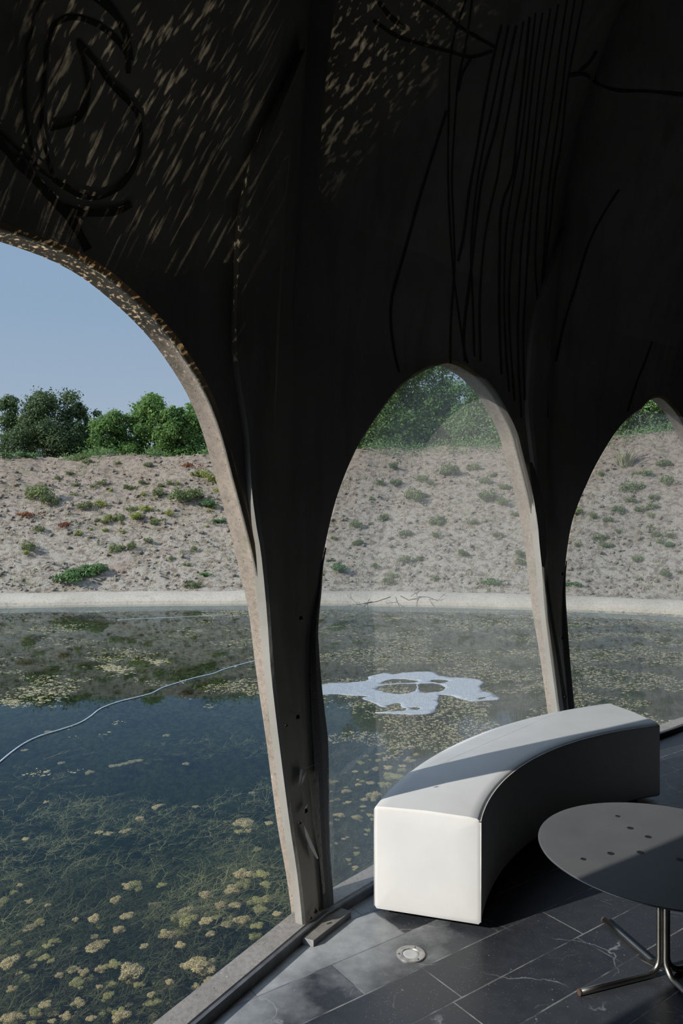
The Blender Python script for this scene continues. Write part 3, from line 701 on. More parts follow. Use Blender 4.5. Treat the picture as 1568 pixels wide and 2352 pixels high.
for an in (199, 105, 14, 282):
    a = math.radians(an); d = Vector((math.cos(a), math.sin(a), 0)); r = .0112; o = .0165; bend = .055; L = .365
    P = [d * o + Vector((0, 0, z)) for z in (T_Z - .01, .35, .2, bend + r)]
    P += [d * (o + bend * (1 - math.cos(t))) + Vector((0, 0, r + bend * (1 - math.sin(t)))) for t in [math.radians(q) for q in (12, 24, 36, 48, 60, 72, 84, 90)]]
    P += [d * q + Vector((0, 0, r)) for q in (.15, .25, L)]
    v, f = tube(P, r, 16); leg = mesh_obj('leg', v, f, MAT['tube'], table, smooth=True)
    v, f = tube([d * (L - .006) + Vector((0, 0, r)), d * (L + .002) + Vector((0, 0, r))], r * 1.03, 16); mesh_obj('end_plug', v, f, MAT['tube_rust'], leg)

# ------------------------------------------------------------------ recessed floor light, stone edging
lx, ly = px(943, 2193, EYE)
lamp = thing('floor_light', (lx, ly, 0), 'round recessed steel floor light set in the dark tiles', 'light')
n_ = 48; V = []
for r, z in ((.0565, 0), (.0565, .004), (.054, .006), (.034, .0055), (.031, .002)): V += [(r * math.cos(2 * math.pi * i / n_) * (1 + .012 * mnoise.noise((i * .6, r * 100, 1)) * (r > .05)), r * math.sin(2 * math.pi * i / n_), z) for i in range(n_)]
mesh_obj('rim', V, grid_faces(5, n_, 0, True), MAT['rim'], lamp)
V = [(r * math.cos(2 * math.pi * i / n_), r * math.sin(2 * math.pi * i / n_), z) for r, z in ((.0315, .002), (.028, .0045), (.020, .0035), (.008, .0030)) for i in range(n_)]
mesh_obj('lens', V, grid_faces(4, n_, 0, True) + [tuple(range(3 * n_, 4 * n_))], MAT['lens'], lamp, smooth=True)
for a in (1.1, 3.2, 5.3):
    V = [(.045 * math.cos(a) + r * math.cos(2 * math.pi * i / 10), .045 * math.sin(a) + r * math.sin(2 * math.pi * i / 10), z) for r, z in ((.003, .004), (.003, .0068), (.001, .0064)) for i in range(10)]
    mesh_obj('screw', V, grid_faces(3, 10, 0, True) + [tuple(range(20, 30))], MAT['screw'], lamp)
sx0, sy0 = -.109, 2.925
slab = tag(mesh_obj('stone_slab', *prism([(0, 0), (.150, .215), (.100, .250), (-.064, .030)], 0, .026), [MAT['slate']]), 'short dark stone edging slab lying at the foot of the foreground pier', 'stone')
slab.location = (sx0, sy0, 0); slab.data.materials.append(MAT['slatecut']); slab.data.materials.append(mat_plain('brown grey stone face', (.21, .195, .175), .8, var=.25, nscale=25))
slab.data.polygons[5].material_index = 1; slab.data.polygons[1].material_index = 2; bevel(slab, .002, 2)

# ------------------------------------------------------------------ pond, bank, ground
ZW = -.30; HW = EYE - ZW
mesh_obj('water', *prism([(-70, -45), (70, -45), (70, 60), (-70, 60)], -3.0, ZW), MAT['water'], kind='structure')
# far edge of the pond, then the kerb and bank that follow it
EDGE = smooth_line([(-46, 4), (-34, 8.5), (-24, 12), (-15, 14.4), (-7.15, 15.9), (-1.95, 16.4), (1.2, 16.2), (4.0, 15.6), (6.6, 14.6), (10.5, 12.6), (15, 9.6), (21, 4.5), (30, -4)], 10)
EDGE = resample(EDGE, 460)
tan = np.gradient(EDGE, axis=0); tan /= np.hypot(*tan.T)[:, None]; NRM = np.c_[-tan[:, 1], tan[:, 0]]
def bank_top(x): return float(np.interp(x, [-30, -8, -2, 1, 5, 9, 20], [3.45, 3.42, 3.55, 3.75, 4.0, 4.15, 4.3]))
BANKW = 6.7
def bank_pt(e, nn, t, rough=True):
    """t metres up the slope from the kerb"""
    x, y = e + nn * (.62 + t); zt = bank_top(e[0]); f = t / BANKW
    z = -.06 + (zt + .06) * (f if f < .93 else .93 + (1 - math.exp(-(f - .93) * 9)) / 9)
    if f > 1.0: z = -.06 + (zt + .06) * (.93 + (1 - math.exp(-.63)) / 9) + .03 * (f - 1)
    if rough:
        q = min(1, max(0, t) / .4)
        z += q * (.13 * mnoise.fractal((x * .55, y * .55, 0), 1, 2, 4) + .085 * mnoise.fractal((x * 3.2, y * 3.2, 5), .7, 2.1, 4) + .045 * mnoise.noise((x * 7, y * 7, 3)))
    return (x, y, z)
ts = [-.12] + list(np.arange(0, 8.2, .085)) + [9, 10.5, 13, 17, 24, 40]
V = []
for t in ts:
    for e, nn in zip(EDGE, NRM): V.append(bank_pt(e, nn, t, t < 12))
mesh_obj('terrain_bank', V, [f[::-1] for f in grid_faces(len(ts), len(EDGE))], MAT['dirt'], smooth=True, kind='structure')
V = []; prof = [(-.25, -1.2), (-.22, ZW - .07), (.0, ZW - .05), (.01, ZW + .05), (.03, ZW + .075), (.30, ZW + .175), (.55, ZW + .22), (.72, ZW + .18), (.75, -1)]
for i, (e, nn) in enumerate(zip(EDGE, NRM)):
    for o, z in prof:
        p = e + nn * (o + .02 * mnoise.noise((e[0] * 1.3, e[1] * 1.3, o * 9))); V.append((p[0], p[1], z + (.022 * mnoise.noise((e[0] * 2.1, e[1] * 2.1, 7 + o)) if z > ZW + .04 else 0)))
mesh_obj('kerb', V, grid_faces(len(EDGE), len(prof)), [MAT['kerb'], MAT['bed']], smooth=True, mi=[1 if (i % (len(prof) - 1)) < 2 else 0 for i in range((len(EDGE) - 1) * (len(prof) - 1))], kind='structure')
# pond bed, rising in mossy humps near the building
nx_, ny_ = 150, 130; V = []
xs = -30 + 56 * np.linspace(0, 1, nx_); ys = -16 + 36 * np.linspace(0, 1, ny_)
def bed_z(x, y):
    d = math.hypot(x - CEN[0], y - CEN[1]) - RAD
    h = mnoise.fractal((x * .7, y * .7, 2), .9, 2, 4); h2 = mnoise.noise((x * 3.1, y * 3.1, 8))
    near = math.exp(-max(0, d) / 2.3); right = 1 / (1 + math.exp(-(x - .8) * 1.5)); far = 1 / (1 + math.exp(-(y - 9.5) * .9))
    lift = max(near, .85 * right * (1 - far) + far)
    z = -1.7 + lift * 1.05 + (.22 * h + .10 * h2) * (1 - .75 * far) + .22 * far
    return min(z, ZW - (.12 if far < .5 else .07))
for y in ys:
    for x in xs: V.append((x, y, bed_z(x, y)))
mesh_obj('pond_bed', V, grid_faces(ny_, nx_), MAT['bed'], smooth=True, kind='structure')

# ------------------------------------------------------------------ leaf-built plants
def leaf_quads(C, N, size, droop=0.0, aspect=.55):
    """one folded diamond leaf per centre; C centres, N outward directions, arrays"""
    n = len(C); r = rng.normal(size=(n, 3)); N = N + r * .75; N /= np.linalg.norm(N, axis=1)[:, None]
    t = np.cross(N, rng.normal(size=(n, 3))); t /= np.linalg.norm(t, axis=1)[:, None]; t[:, 2] -= droop; b = np.cross(N, t)
    s = size * rng.uniform(.6, 1.25, n)[:, None]
    V = np.stack([C - t * s * .5, C + b * s * .5 * aspect + N * s * .08, C + t * s * .5, C - b * s * .5 * aspect + N * s * .08], 1).reshape(-1, 3)
    F = np.arange(n * 4).reshape(-1, 4)
    return V, F
def fast_mesh(name, V, F, mat):
    me = bpy.data.meshes.new(name); V = np.asarray(V, np.float32); F = np.asarray(F, np.int32); k = F.shape[1]
    me.vertices.add(len(V)); me.vertices.foreach_set('co', V.ravel()); me.loops.add(F.size); me.loops.foreach_set('vertex_index', F.ravel())
    me.polygons.add(len(F)); me.polygons.foreach_set('loop_start', np.arange(len(F), dtype=np.int32) * k); me.polygons.foreach_set('loop_total', np.full(len(F), k, np.int32))
    me.materials.append(mat); me.update(calc_edges=True); me.validate(); return me
def tree_meshes(h, w, nblob, nleaf, mat, lsize):
    """crown and trunk meshes, base at the origin"""
    Cs, Ns = [], []; tips = []
    for b in range(nblob):
        f = rng.uniform(.1, 1) ** .9; an = rng.uniform(0, 2 * math.pi); spread = w * .5 * (1 - .75 * max(0, f - .35) / .65) * math.sqrt(rng.uniform(.05, 1))
        c = np.array([spread * math.cos(an), spread * math.sin(an), h * f * .92]); R = w * rng.uniform(.085, .19) * (1.2 - .55 * f); tips.append((c, R))
    for q in range(7): tips.append((np.array([w * rng.normal(.02, .13), w * rng.normal(0, .1), h * rng.uniform(.86, 1.0)]), w * rng.uniform(.045, .09)))
    tot = sum(R * R for _, R in tips)
    for c, R in tips:
        k = int(nleaf * R * R / tot) + 5; d = rng.normal(size=(k, 3)); d /= np.linalg.norm(d, axis=1)[:, None]
        rad = R * (1 - .55 * rng.uniform(0, 1, k) ** 2.2) * (1 + .4 * np.sin(d[:, 0] * 5 + c[0] * 9) * np.cos(d[:, 2] * 6 + c[1] * 7)) * (1 + .5 * (rng.uniform(0, 1, k) < .12))
        P = c + d * rad[:, None] * np.array([1.05, 1.05, .95]); ok = P[:, 2] > .05; Cs.append(P[ok]); Ns.append(d[ok] + np.array([0, 0, .5]))
    V, F = leaf_quads(np.concatenate(Cs), np.concatenate(Ns), lsize, .15)
    crown = fast_mesh('crown', V, F, mat)
    parts = [tube([(0, 0, -.4), (w * .01, 0, h * .3), (w * .02, .02, h * .62), (w * .03, 0, h * .88)], [.09, .07, .045, .012], 7)]
    for c, R in tips[:9]:
        z0 = h * .2 + .25 * c[2]; parts.append(tube([(w * .01, 0, z0), tuple(c * np.array([.5, .5, 1]) * .98 - np.array([0, 0, (c[2] - z0) * .35])), tuple(c)], [.035, .025, .01], 5))
    v, f = join(parts); tm = bpy.data.meshes.new('trunk'); tm.from_pydata([tuple(p) for p in v], [], f); tm.materials.append(MAT['bark']); tm.update()
    return crown, tm
def up_at(xpx, ytop, dist): return (xpx - CX) / FPX * dist, dist, EYE + (CY - ytop) / FPX * dist
TREES = [  # pixel of the top, distance, breadth in metres, kind, label, leaf count
    (14, 908, 28, 1.9, 'leaf_dark', 'narrow dark green tree at the left edge of the photo', 5200),
    (105, 900, 27.2, 2.9, 'leaf_dark', 'tallest rounded dark green tree beyond the bank at left', 8500),
    (178, 928, 27.8, 1.9, 'leaf_dark', 'dark green tree leaning right, right of the tallest one at left', 5200),
    (252, 946, 27.0, 2.3, 'leaf_mid', 'low pale green tree just right of the dark trees', 5600),
    (342, 902, 27.5, 2.3, 'leaf_mid', 'fresh green tree with a thin topmost sprig above the bank', 6500),
    (395, 938, 27.0, 1.9, 'leaf_mid', 'feathery green tree between the sprigged tree and the open arch', 5200),
    (447, 934, 27.6, 2.2, 'leaf_mid', 'bright green tree touching the right side of the open arch', 5600),
    (560, 925, 28, 3.0, 'leaf_mid', 'green tree hidden behind the foreground pier', 3500),
    (700, 880, 27, 3.4, 'leaf_mid', 'green tree mostly hidden right of the foreground pier', 4000),
    (842, 850, 26.0, 3.3, 'leaf_mid', 'bright green tree at the left side of the plastic-covered arch', 8000),
    (925, 800, 26.5, 3.2, 'leaf_mid', 'tall green tree left of centre behind the plastic sheet', 8000),
    (1010, 770, 27.5, 3.6, 'leaf_blue', 'tall dull green tree under the crown of the plastic-covered arch', 8500),
    (1108, 880, 26.0, 2.9, 'leaf_blue', 'dull bushy tree behind the right side of the plastic sheet', 6500),
    (1215, 850, 26.5, 3.2, 'leaf_blue', 'dull green tree behind the right-hand pier', 4500),
    (1345, 860, 25, 3.2, 'leaf_blue', 'dull green tree hidden left of the far right arch', 4000),
    (1475, 840, 24.0, 2.8, 'leaf_blue', 'green tree seen at the left shoulder of the far right arch', 6000),
    (1560, 820, 24.5, 3.2, 'leaf_dark', 'dark tree under the crown of the far right arch', 7000),
]
for xp, yp, dist, w, mk, label, nl in TREES:
    dist *= 1.5; w *= 1.55; x, y, zt = up_at(xp, yp, dist)
    zg = 3.3 if xp < 600 else 3.8
    cm, tm = tree_meshes(zt - zg, w, 52 if w > 3.8 else 40, int(nl * 4.0), MAT[mk], .135 if mk == 'leaf_dark' else .15)
    t = thing('tree', (x, y, zg), label, 'tree', 'trees beyond the bank'); link(bpy.data.objects.new('crown', cm), t); link(bpy.data.objects.new('trunk', tm), t)

def bush_mesh(n, mat, lsize, tall=1.0, blade=False, blobs=5):
    """unit-sized weed clump (radius 1, base at origin)"""
    if blade:
        V, F = [], []
        for i in range(n):
            a = rng.uniform(0, 2 * math.pi); r0 = rng.uniform(0, .35); lean = rng.uniform(.1, .9); h = tall * rng.uniform(.5, 1.3); w = .045 * lsize / .1
            p0 = np.array([r0 * math.cos(a), r0 * math.sin(a), -.05]); d = np.array([math.cos(a), math.sin(a), 0]); sd_ = np.array([-d[1], d[0], 0]) * w
            p1 = p0 + d * lean * .45 + np.array([0, 0, h * .65]); p2 = p0 + d * lean + np.array([0, 0, h * (1 - .2 * lean)])
            b = len(V); V += [p0 - sd_, p0 + sd_, p1 - sd_ * .8, p1 + sd_ * .8, p2 - sd_ * .1, p2 + sd_ * .1]; F += [(b, b + 1, b + 3, b + 2), (b + 2, b + 3, b + 5, b + 4)]
        return fast_mesh('weed_clump', V, F, mat)
    Cs, Ns = [], []
    for b in range(blobs):
        a = rng.uniform(0, 2 * math.pi); r = rng.uniform(0, .75); R = rng.uniform(.18, .42); c = np.array([r * math.cos(a), r * math.sin(a), tall * rng.uniform(.25, .7)])
        k = n // blobs; d = rng.normal(size=(k, 3)); d /= np.linalg.norm(d, axis=1)[:, None]; P = c + d * (R * (1 - .5 * rng.uniform(0, 1, k) ** 2))[:, None] * np.array([1, 1, tall]); P[:, 2] = np.maximum(P[:, 2], .0); Cs.append(P); Ns.append(d + np.array([0, 0, .6]))
    V, F = leaf_quads(np.concatenate(Cs), np.concatenate(Ns), lsize, .1); return fast_mesh('weed_clump', V, F, mat)
WEED = {k: [bush_mesh(*a) for _ in range(3)] for k, a in dict(
    green=(900, MAT['weed'], .15, 1.0, False, 8), yellow=(620, MAT['weed_yellow'], .15, .9, False, 8), deep=(800, MAT['weed_deep'], .17, .5, False, 9), red=(380, MAT['weed_red'], .13, .35, False, 9), tuft=(60, MAT['weed'], .10, 1.1, True), dry=(60, MAT['dry'], .10, .9, True)).items()}
ED = np.array(EDGE)
def on_bank(xp, yp):
    """bank point seen at a pixel"""
    best = None
    dx, dz = (xp - CX) / FPX, (CY - yp) / FPX
    for d in np.arange(14.5, 26, .12):
        x, y, z = dx * d, d, EYE + dz * d
        i = int(np.argmin((ED[:, 0] - x) ** 2 + (ED[:, 1] - y) ** 2)); t = float((np.array([x, y]) - ED[i]) @ NRM[i]) - .62
        if t < 0: continue
        zb = bank_pt(ED[i], NRM[i], t)[2]
        if z <= zb: return (x, y, zb), d
    return None, 22
def weed(xp, yp, rpx, kind, label, group=None, flat=1.0):
    p, d = on_bank(xp, yp + rpx * .5)
    if p is None:
        return
    o = link(bpy.data.objects.new('weed_clump', random.choice(WEED[kind]))); r = 1.55 * rpx / FPX * d
    o.location = (p[0], p[1], p[2] - .03); o.scale = (r, r, r * flat); o.rotation_euler = (0, 0, random.uniform(0, 6.28)); tag(o, label, 'plant', group)
for a in [
    (89, 1139, 27, 'green', 'large bushy green weed clump on the bank near the left edge'), (112, 1155, 16, 'green', 'weed clump leaning on the large bushy one near the left edge'),
    (497, 1100, 24, 'yellow', 'tall yellow-green bush on the bank beside the foreground pier'), (455, 1094, 16, 'yellow', 'small yellow weed left of the tall yellow-green bush'),
    (415, 1146, 24, 'green', 'broad green weed clump in the middle of the bank, left of the pier'), (446, 1140, 18, 'green', 'grey-green weed clump right of the broad green one'),
    (484, 1155, 20, 'deep', 'dark green low shrub on the bank close to the pier'), (361, 1132, 15, 'green', 'upright weed uphill left of the broad green clump'),
    (183, 1228, 11, 'yellow', 'single yellow-green weed low on the left bank'), (73, 1256, 16, 'green', 'rounded weed low on the bank near the left edge'), (58, 1268, 9, 'yellow', 'small yellow weed touching the rounded weed at left'),
    (272, 1262, 15, 'green', 'weed clump low on the bank below the scattered yellow weeds'), (296, 1256, 12, 'green', 'second low weed clump, right of its twin'),
    (160, 1322, 34, 'deep', 'creeping deep green mat, left half, above the kerb'), (222, 1300, 30, 'deep', 'creeping deep green mat, right half, above the kerb'), (190, 1312, 28, 'deep', 'creeping deep green mat, middle part, above the kerb'),
    (147, 1202, 24, 'red', 'red-brown weed patch in the middle of the left bank'), (67, 1183, 22, 'red', 'red-brown weeds below the large bushy clump'), (437, 1064, 20, 'red', 'reddish weed patch near the bank top left of the pier'),
    (67, 1042, 20, 'deep', 'broad-leaved light green plant on the bank crest at left'), (14, 1044, 13, 'deep', 'broad-leaved plant on the crest at the left edge'), (353, 1034, 20, 'green', 'fresh green plant on the crest below the bright trees'),
    (178, 1052, 14, 'green', 'green tuft on the crest below the dark trees'), (960, 1145, 22, 'green', 'bushy weed on the bank left of centre behind the plastic sheet'), (1036, 1083, 22, 'green', 'weed clump high on the bank behind the plastic sheet'),
    (1113, 1141, 20, 'green', 'weed clump on the bank right of centre behind the plastic sheet'), (1130, 1330, 20, 'deep', 'low deep green weed above the kerb behind the plastic sheet'), (785, 1306, 20, 'deep', 'low green weed above the kerb at the left of the plastic sheet'),
    (1433, 1058, 28, 'dry', 'brownish bush near the crest in the far right arch'), (1454, 1124, 20, 'green', 'weed clump in the middle of the bank in the far right arch'), (1318, 1345, 16, 'deep', 'small green weed above the kerb beside the right-hand pier')]:
    weed(*a[:5])
SM = [(232, 1112, 10, 'green'), (326, 1108, 8, 'green'), (308, 1124, 9, 'green'), (330, 1136, 9, 'yellow'), (196, 1170, 14, 'green'), (232, 1157, 14, 'yellow'), (250, 1193, 13, 'yellow'), (281, 1188, 12, 'green'), (317, 1193, 14, 'yellow'), (335, 1168, 13, 'yellow'), (384, 1177, 12, 'yellow'), (300, 1170, 12, 'green'), (355, 1205, 10, 'green'), (89, 1216, 11, 'green'), (500, 1197, 14, 'deep'), (424, 1297, 9, 'green'), (473, 1323, 12, 'deep'), (442, 1350, 14, 'green'), (395, 1290, 8, 'green'), (340, 1245, 8, 'green'), (445, 1263, 8, 'green'), (135, 1100, 7, 'green'), (156, 1087, 8, 'green'), (200, 1060, 9, 'green'), (270, 1070, 8, 'green'), (340, 1072, 8, 'green'),
      (968, 1102, 12, 'green'), (1087, 1076, 14, 'green'), (1113, 1107, 12, 'green'), (1062, 1273, 12, 'green'), (1194, 1273, 12, 'green'), (1143, 1230, 10, 'green'), (900, 1070, 12, 'green'), (870, 1110, 12, 'green'), (880, 1190, 12, 'green'), (820, 1210, 12, 'green'), (930, 1230, 12, 'green'), (1000, 1200, 12, 'green'), (1150, 1160, 12, 'green'), (760, 1290, 9, 'deep'), (1539, 1107, 16, 'green'), (1479, 1090, 12, 'green'), (1500, 1180, 14, 'green'), (1381, 1243, 14, 'green'), (1420, 1170, 12, 'green'), (1545, 1250, 13, 'deep'), (1460, 1290, 12, 'green'), (1360, 1190, 10, 'green'), (1000, 1330, 10, 'green'), (1085, 1200, 13, 'green')]
for _ in range(48): SM.append((rng.uniform(735, 1560), rng.uniform(1060, 1340), rng.uniform(6, 13), 'green'))
for _ in range(26): SM.append((rng.uniform(170, 500), rng.uniform(1110, 1230), rng.uniform(5, 9), ['green', 'yellow'][_ % 2]))
for a in SM: weed(*a, dict(green='small green weed on the dry earth bank', yellow='small yellow-green weed on the dry earth bank', deep='small deep green creeping weed on the dry earth bank')[a[3]], dict(green='small green weeds on the bank', yellow='small yellow weeds on the bank', deep='small creeping weeds on the bank')[a[3]])
# sparse dry stubble over the bank and a green grass strip on the crest
def scatter_blades(name, pts, hmin, hmax, mat, per=7, w=.008):
    V, F = [], []
    for (x, y, z) in pts:
        for q in range(per):
            a = rng.uniform(0, 6.28); h = rng.uniform(hmin, hmax); l = rng.uniform(.1, .7) * h; ox, oy = rng.normal(0, .05, 2); p = np.array([x + ox, y + oy, z - .02]); d = np.array([math.cos(a), math.sin(a), 0]); s_ = np.array([-d[1], d[0], 0]) * w
            b = len(V); V += [p - s_, p + s_, p + d * l * .4 + s_ * .8 + [0, 0, h * .7], p + d * l * .4 - s_ * .8 + [0, 0, h * .7]]; F.append((b, b + 1, b + 2, b + 3))
    o = link(bpy.data.objects.new(name, fast_mesh(name, V, F, mat))); o['kind'] = 'stuff'; return o
pts = []; pg = []
for _ in range(9000):
    i = int(rng.integers(120, 330)); t = rng.uniform(.1, 7.0); p = bank_pt(EDGE[i], NRM[i], t); dens = mnoise.fractal((p[0] * .5, p[1] * .5, 9), .9, 2, 4)
    if dens > .12 and rng.uniform() < .40: pts.append(p)
for _ in range(5200):
    i = int(rng.integers(110, 340)); p = bank_pt(EDGE[i], NRM[i], rng.uniform(6.15, 7.4) if EDGE[i][0] > 0 else rng.uniform(6.35, 7.2))
    if EDGE[i][0] > .0 or mnoise.noise((p[0] * .7, 0, 4)) > -.05: pg.append(p)
V, F = [], []
OCT = [(0, 1, 2), (0, 2, 3), (0, 3, 4), (0, 4, 1), (5, 2, 1), (5, 3, 2), (5, 4, 3), (5, 1, 4)]
for _ in range(30000):
    i = int(rng.integers(105, 345)); t = rng.uniform(.02, 6.6); p = np.array(bank_pt(EDGE[i], NRM[i], t)); off = rng.uniform(-.06, .06, 2); p[:2] += off
    if mnoise.fractal((p[0] * 1.3, p[1] * 1.3, 21), .8, 2, 3) < rng.uniform(-.35, .25): continue
    r = .018 + .055 * rng.uniform(0, 1) ** 3.2; b = len(V); a = rng.uniform(0, 6.28)
    ax = np.array([math.cos(a), math.sin(a), 0]) * r * rng.uniform(.8, 1.7); ay = np.array([-math.sin(a), math.cos(a), 0]) * r * rng.uniform(.7, 1.1); az = np.array([0, 0, r * rng.uniform(.6, 1.1)])
    V += [p + az + rng.normal(0, .15, 3) * r, p + ax, p + ay, p - ax, p - ay, p - az]; F += [tuple(b + k for k in f) for f in OCT]
o = link(bpy.data.objects.new('dirt_clods', fast_mesh('dirt_clods', V, F, MAT['dirt']))); o['kind'] = 'stuff'; tag(o, 'crumbled earth clods all over the bank', 'dirt')
tag(scatter_blades('dry_grass', pts, .05, .16, MAT['dry'], 6), 'thin dry stubble scattered over the earth bank', 'grass')
pg = np.array(pg); pg = np.repeat(pg, 7, 0) + rng.normal(0, .09, (len(pg) * 7, 3)); pg[:, 2] += rng.uniform(0, .22, len(pg)) * (.5 + .5 * np.sin(pg[:, 0] * 2.3) * np.cos(pg[:, 1] * 1.7 + pg[:, 0]))
V, F = leaf_quads(pg, np.tile([0, -.2, .8], (len(pg), 1)), .085, 0, .4)
o = link(bpy.data.objects.new('grass_fringe', fast_mesh('grass_fringe', V, F, MAT['grass']))); o['kind'] = 'stuff'; tag(o, 'green low growth along the crest of the bank', 'grass')

# ------------------------------------------------------------------ things on and in the pond
def wpt(x, y, dz=0): q = px(x, y, HW - dz); return (q[0], q[1], ZW + dz)
hz = [(-30, 860), (0, 830), (80, 765), (150, 720), (230, 685), (330, 655), (430, 620), (490, 585), (550, 540), (640, 505), (760, 475), (830, 455), (890, 425), (1000, 390), (1080, 368), (1160, 350), (1240, 320), (1400, 278), (1520, 255)]
v, f = tube(smooth_line([wpt(x / 2.3758, 1400 + y / 2.3758, .006) for x, y in hz], 5), .0065, 8)
tag(mesh_obj('hose', v, f, MAT['hose'], smooth=True), 'thin pale hose snaking across the pond from the left edge', 'hose')
v, f = tube(smooth_line([wpt(x, y, .004) for x, y in ((270, 1424), (340, 1420), (400, 1418), (450, 1415), (520, 1412))], 4), .004, 6)
tag(mesh_obj('cable', v, f, MAT['hose'], smooth=True), 'very thin pale line floating near the far kerb', 'cable')
# bare twig hanging over the far edge
tw = []
def twig(p, d, l, r, depth):
    q = p + d * l; mid = p + d * l * .5 + Vector(rng.normal(0, .03, 3)) * l; tw.append(tube([p, mid, q], [r, r * .8, r * .55], 5, False))
    if depth:
        for _ in range(3):
            t = rng.uniform(.35, 1); nd = (d + Vector(rng.normal(0, .55, 3))).normalized(); twig(p + d * l * t, nd, l * rng.uniform(.4, .65), r * .6, depth - 1)
bp = Vector(px(905, 1366, HW - .3) + (ZW + .25,)); bp.y -= .5
twig(Vector((bp.x + .1, bp.y + .1, ZW + .32)), Vector((.35, -.6, .05)).normalized(), .75, .012, 3); twig(Vector((bp.x - .1, bp.y + .1, ZW + .3)), Vector((-.75, -.55, -.12)).normalized(), .7, .011, 3); twig(Vector((bp.x, bp.y + .1, ZW + .3)), Vector((.1, -.6, -.3)).normalized(), .5, .009, 2)
v, f = join(tw); tag(mesh_obj('bare_branch', v, f, MAT['twig']), 'bare twiggy branch lying on the far kerb, behind the plastic sheet', 'branch')
# scum patch with open eyes
z2 = lambda L: [(680 + x / 3.136, 1480 + y / 3.136) for x, y in L]
def foam_patch():
    outer = z2([(-150, 330), (-60, 318), (55, 312), (170, 295), (300, 282), (420, 276), (520, 262), (530, 235), (590, 218), (650, 212), (700, 222), (760, 210), (860, 203), (960, 200), (1010, 212), (1040, 232), (1130, 240), (1230, 246), (1300, 255), (1345, 272), (1352, 290), (1325, 310), (1345, 340), (1400, 355), (1460, 385), (1450, 402), (1380, 408), (1280, 415), (1210, 400), (1140, 378), (1060, 365), (1025, 380), (1020, 430), (1000, 480), (950, 503), (860, 508), (740, 505), (640, 500), (580, 490), (680, 486), (780, 482), (760, 462), (700, 458), (620, 455), (560, 425), (500, 405), (490, 390), (530, 378), (400, 372), (250, 362), (120, 378), (40, 372), (-60, 376), (-150, 380)])
    holes = [z2(h) for h in ([(570, 325), (620, 300), (720, 292), (820, 288), (878, 284), (870, 300), (862, 330), (830, 352), (740, 360), (650, 350)], [(600, 288), (640, 265), (720, 255), (820, 255), (888, 270), (860, 278), (740, 285)], [(878, 320), (890, 292), (950, 284), (1030, 290), (1066, 312), (1050, 338), (980, 350), (900, 352)], [(966, 262), (1010, 254), (1080, 262), (1096, 272), (1040, 284), (985, 278)], [(650, 452), (690, 434), (740, 430), (755, 455), (790, 470), (730, 474)], [(790, 456), (830, 455), (890, 455), (900, 466), (860, 478), (820, 468)], [(1305, 398), (1340, 386), (1366, 390), (1330, 404)], [(100, 345), (140, 340), (145, 347), (110, 350)])]
    O = [Vector(wpt(*p)).to_2d() for p in smooth_line(outer, 3)]; H = [[Vector(wpt(*p)).to_2d() for p in smooth_line(h + [h[0]], 3)[:-1]] for h in holes]
    from mathutils.geometry import delaunay_2d_cdt
    pts = []; edges = []; ids = []
    for L in [O] + H:
        b = len(pts); L = [p + Vector((mnoise.noise((p.x * 7, p.y * 7, 1)), mnoise.noise((p.x * 7, p.y * 7, 4)))) * .035 for p in L]; pts += L; edges += [(b + i, b + (i + 1) % len(L)) for i in range(len(L))]
    xs_ = [p.x for p in O]; ys_ = [p.y for p in O]
    for _ in range(2500): pts.append(Vector((random.uniform(min(xs_), max(xs_)), random.uniform(min(ys_), max(ys_)))))
    vv, ee, ff, *_ = delaunay_2d_cdt(pts, edges, [], 0, 1e-5)
    def inside(p, L):
        c = False
        for i in range(len(L)):
            a, b = L[i], L[i - 1]
            if (a.y > p.y) != (b.y > p.y) and p.x < (b.x - a.x) * (p.y - a.y) / (b.y - a.y) + a.x: c = not c
        return c
    F = []
    loops = []; b = 0
    for L in [O] + H: loops.append([pts[b + i] for i in range(len(L))]); b += len(L)
    for t in ff:
        c = sum((vv[i] for i in t), Vector((0, 0))) / len(t)
        if inside(c, loops[0]) and not any(inside(c, h) for h in loops[1:]): F.append(tuple(t))
    V = [(p.x, p.y, ZW + .006 + .010 * abs(mnoise.noise((p.x * 14, p.y * 14, 2)))) for p in vv]
    return V, F
v, f = foam_patch(); foam = tag(mesh_obj('scum_patch', v, f, MAT['foam'], smooth=True), 'grey-white scum patch with dark holes floating on the pond behind the plastic sheet', 'scum')
sm = foam.modifiers.new('thickness', 'SOLIDIFY'); sm.thickness = .008; sm.offset = -1

# algae wool: six shared puffs of fine fibres around a lumpy core
def puff(mat, flat, nf=2600):
    V, F = [], []
    lumps = [(np.array([0, 0, .1]), .5)] + [(np.array([rng.uniform(-.75, .75), rng.uniform(-.6, .6), rng.uniform(-.15, .3)]), rng.uniform(.22, .46)) for _ in range(8)]
    wts = np.array([r * r for _, r in lumps]); wts /= wts.sum()
    for i in range(nf):
        c, r = lumps[int(rng.choice(len(lumps), p=wts))]; d = rng.normal(size=3); d[2] = d[2] * .8 + .25; d /= np.linalg.norm(d)
        p = c + d * r * rng.uniform(.45, .92); t = np.cross(d, rng.normal(size=3)); t /= np.linalg.norm(t); e = (t * rng.uniform(.3, 1) + d * .5) * rng.uniform(.08, .24); w = np.cross(d, t) * .018
        m_ = p + e * .5 + d * .03; q = p + e
        for s_ in (p, m_, q): s_[2] *= flat
        b = len(V); V += [p - w, p + w, m_ + w, m_ - w, q + w * .4, q - w * .4]; F += [(b, b + 1, b + 2, b + 3), (b + 3, b + 2, b + 4, b + 5)]
    return fast_mesh('algae_puff', V, F, mat)
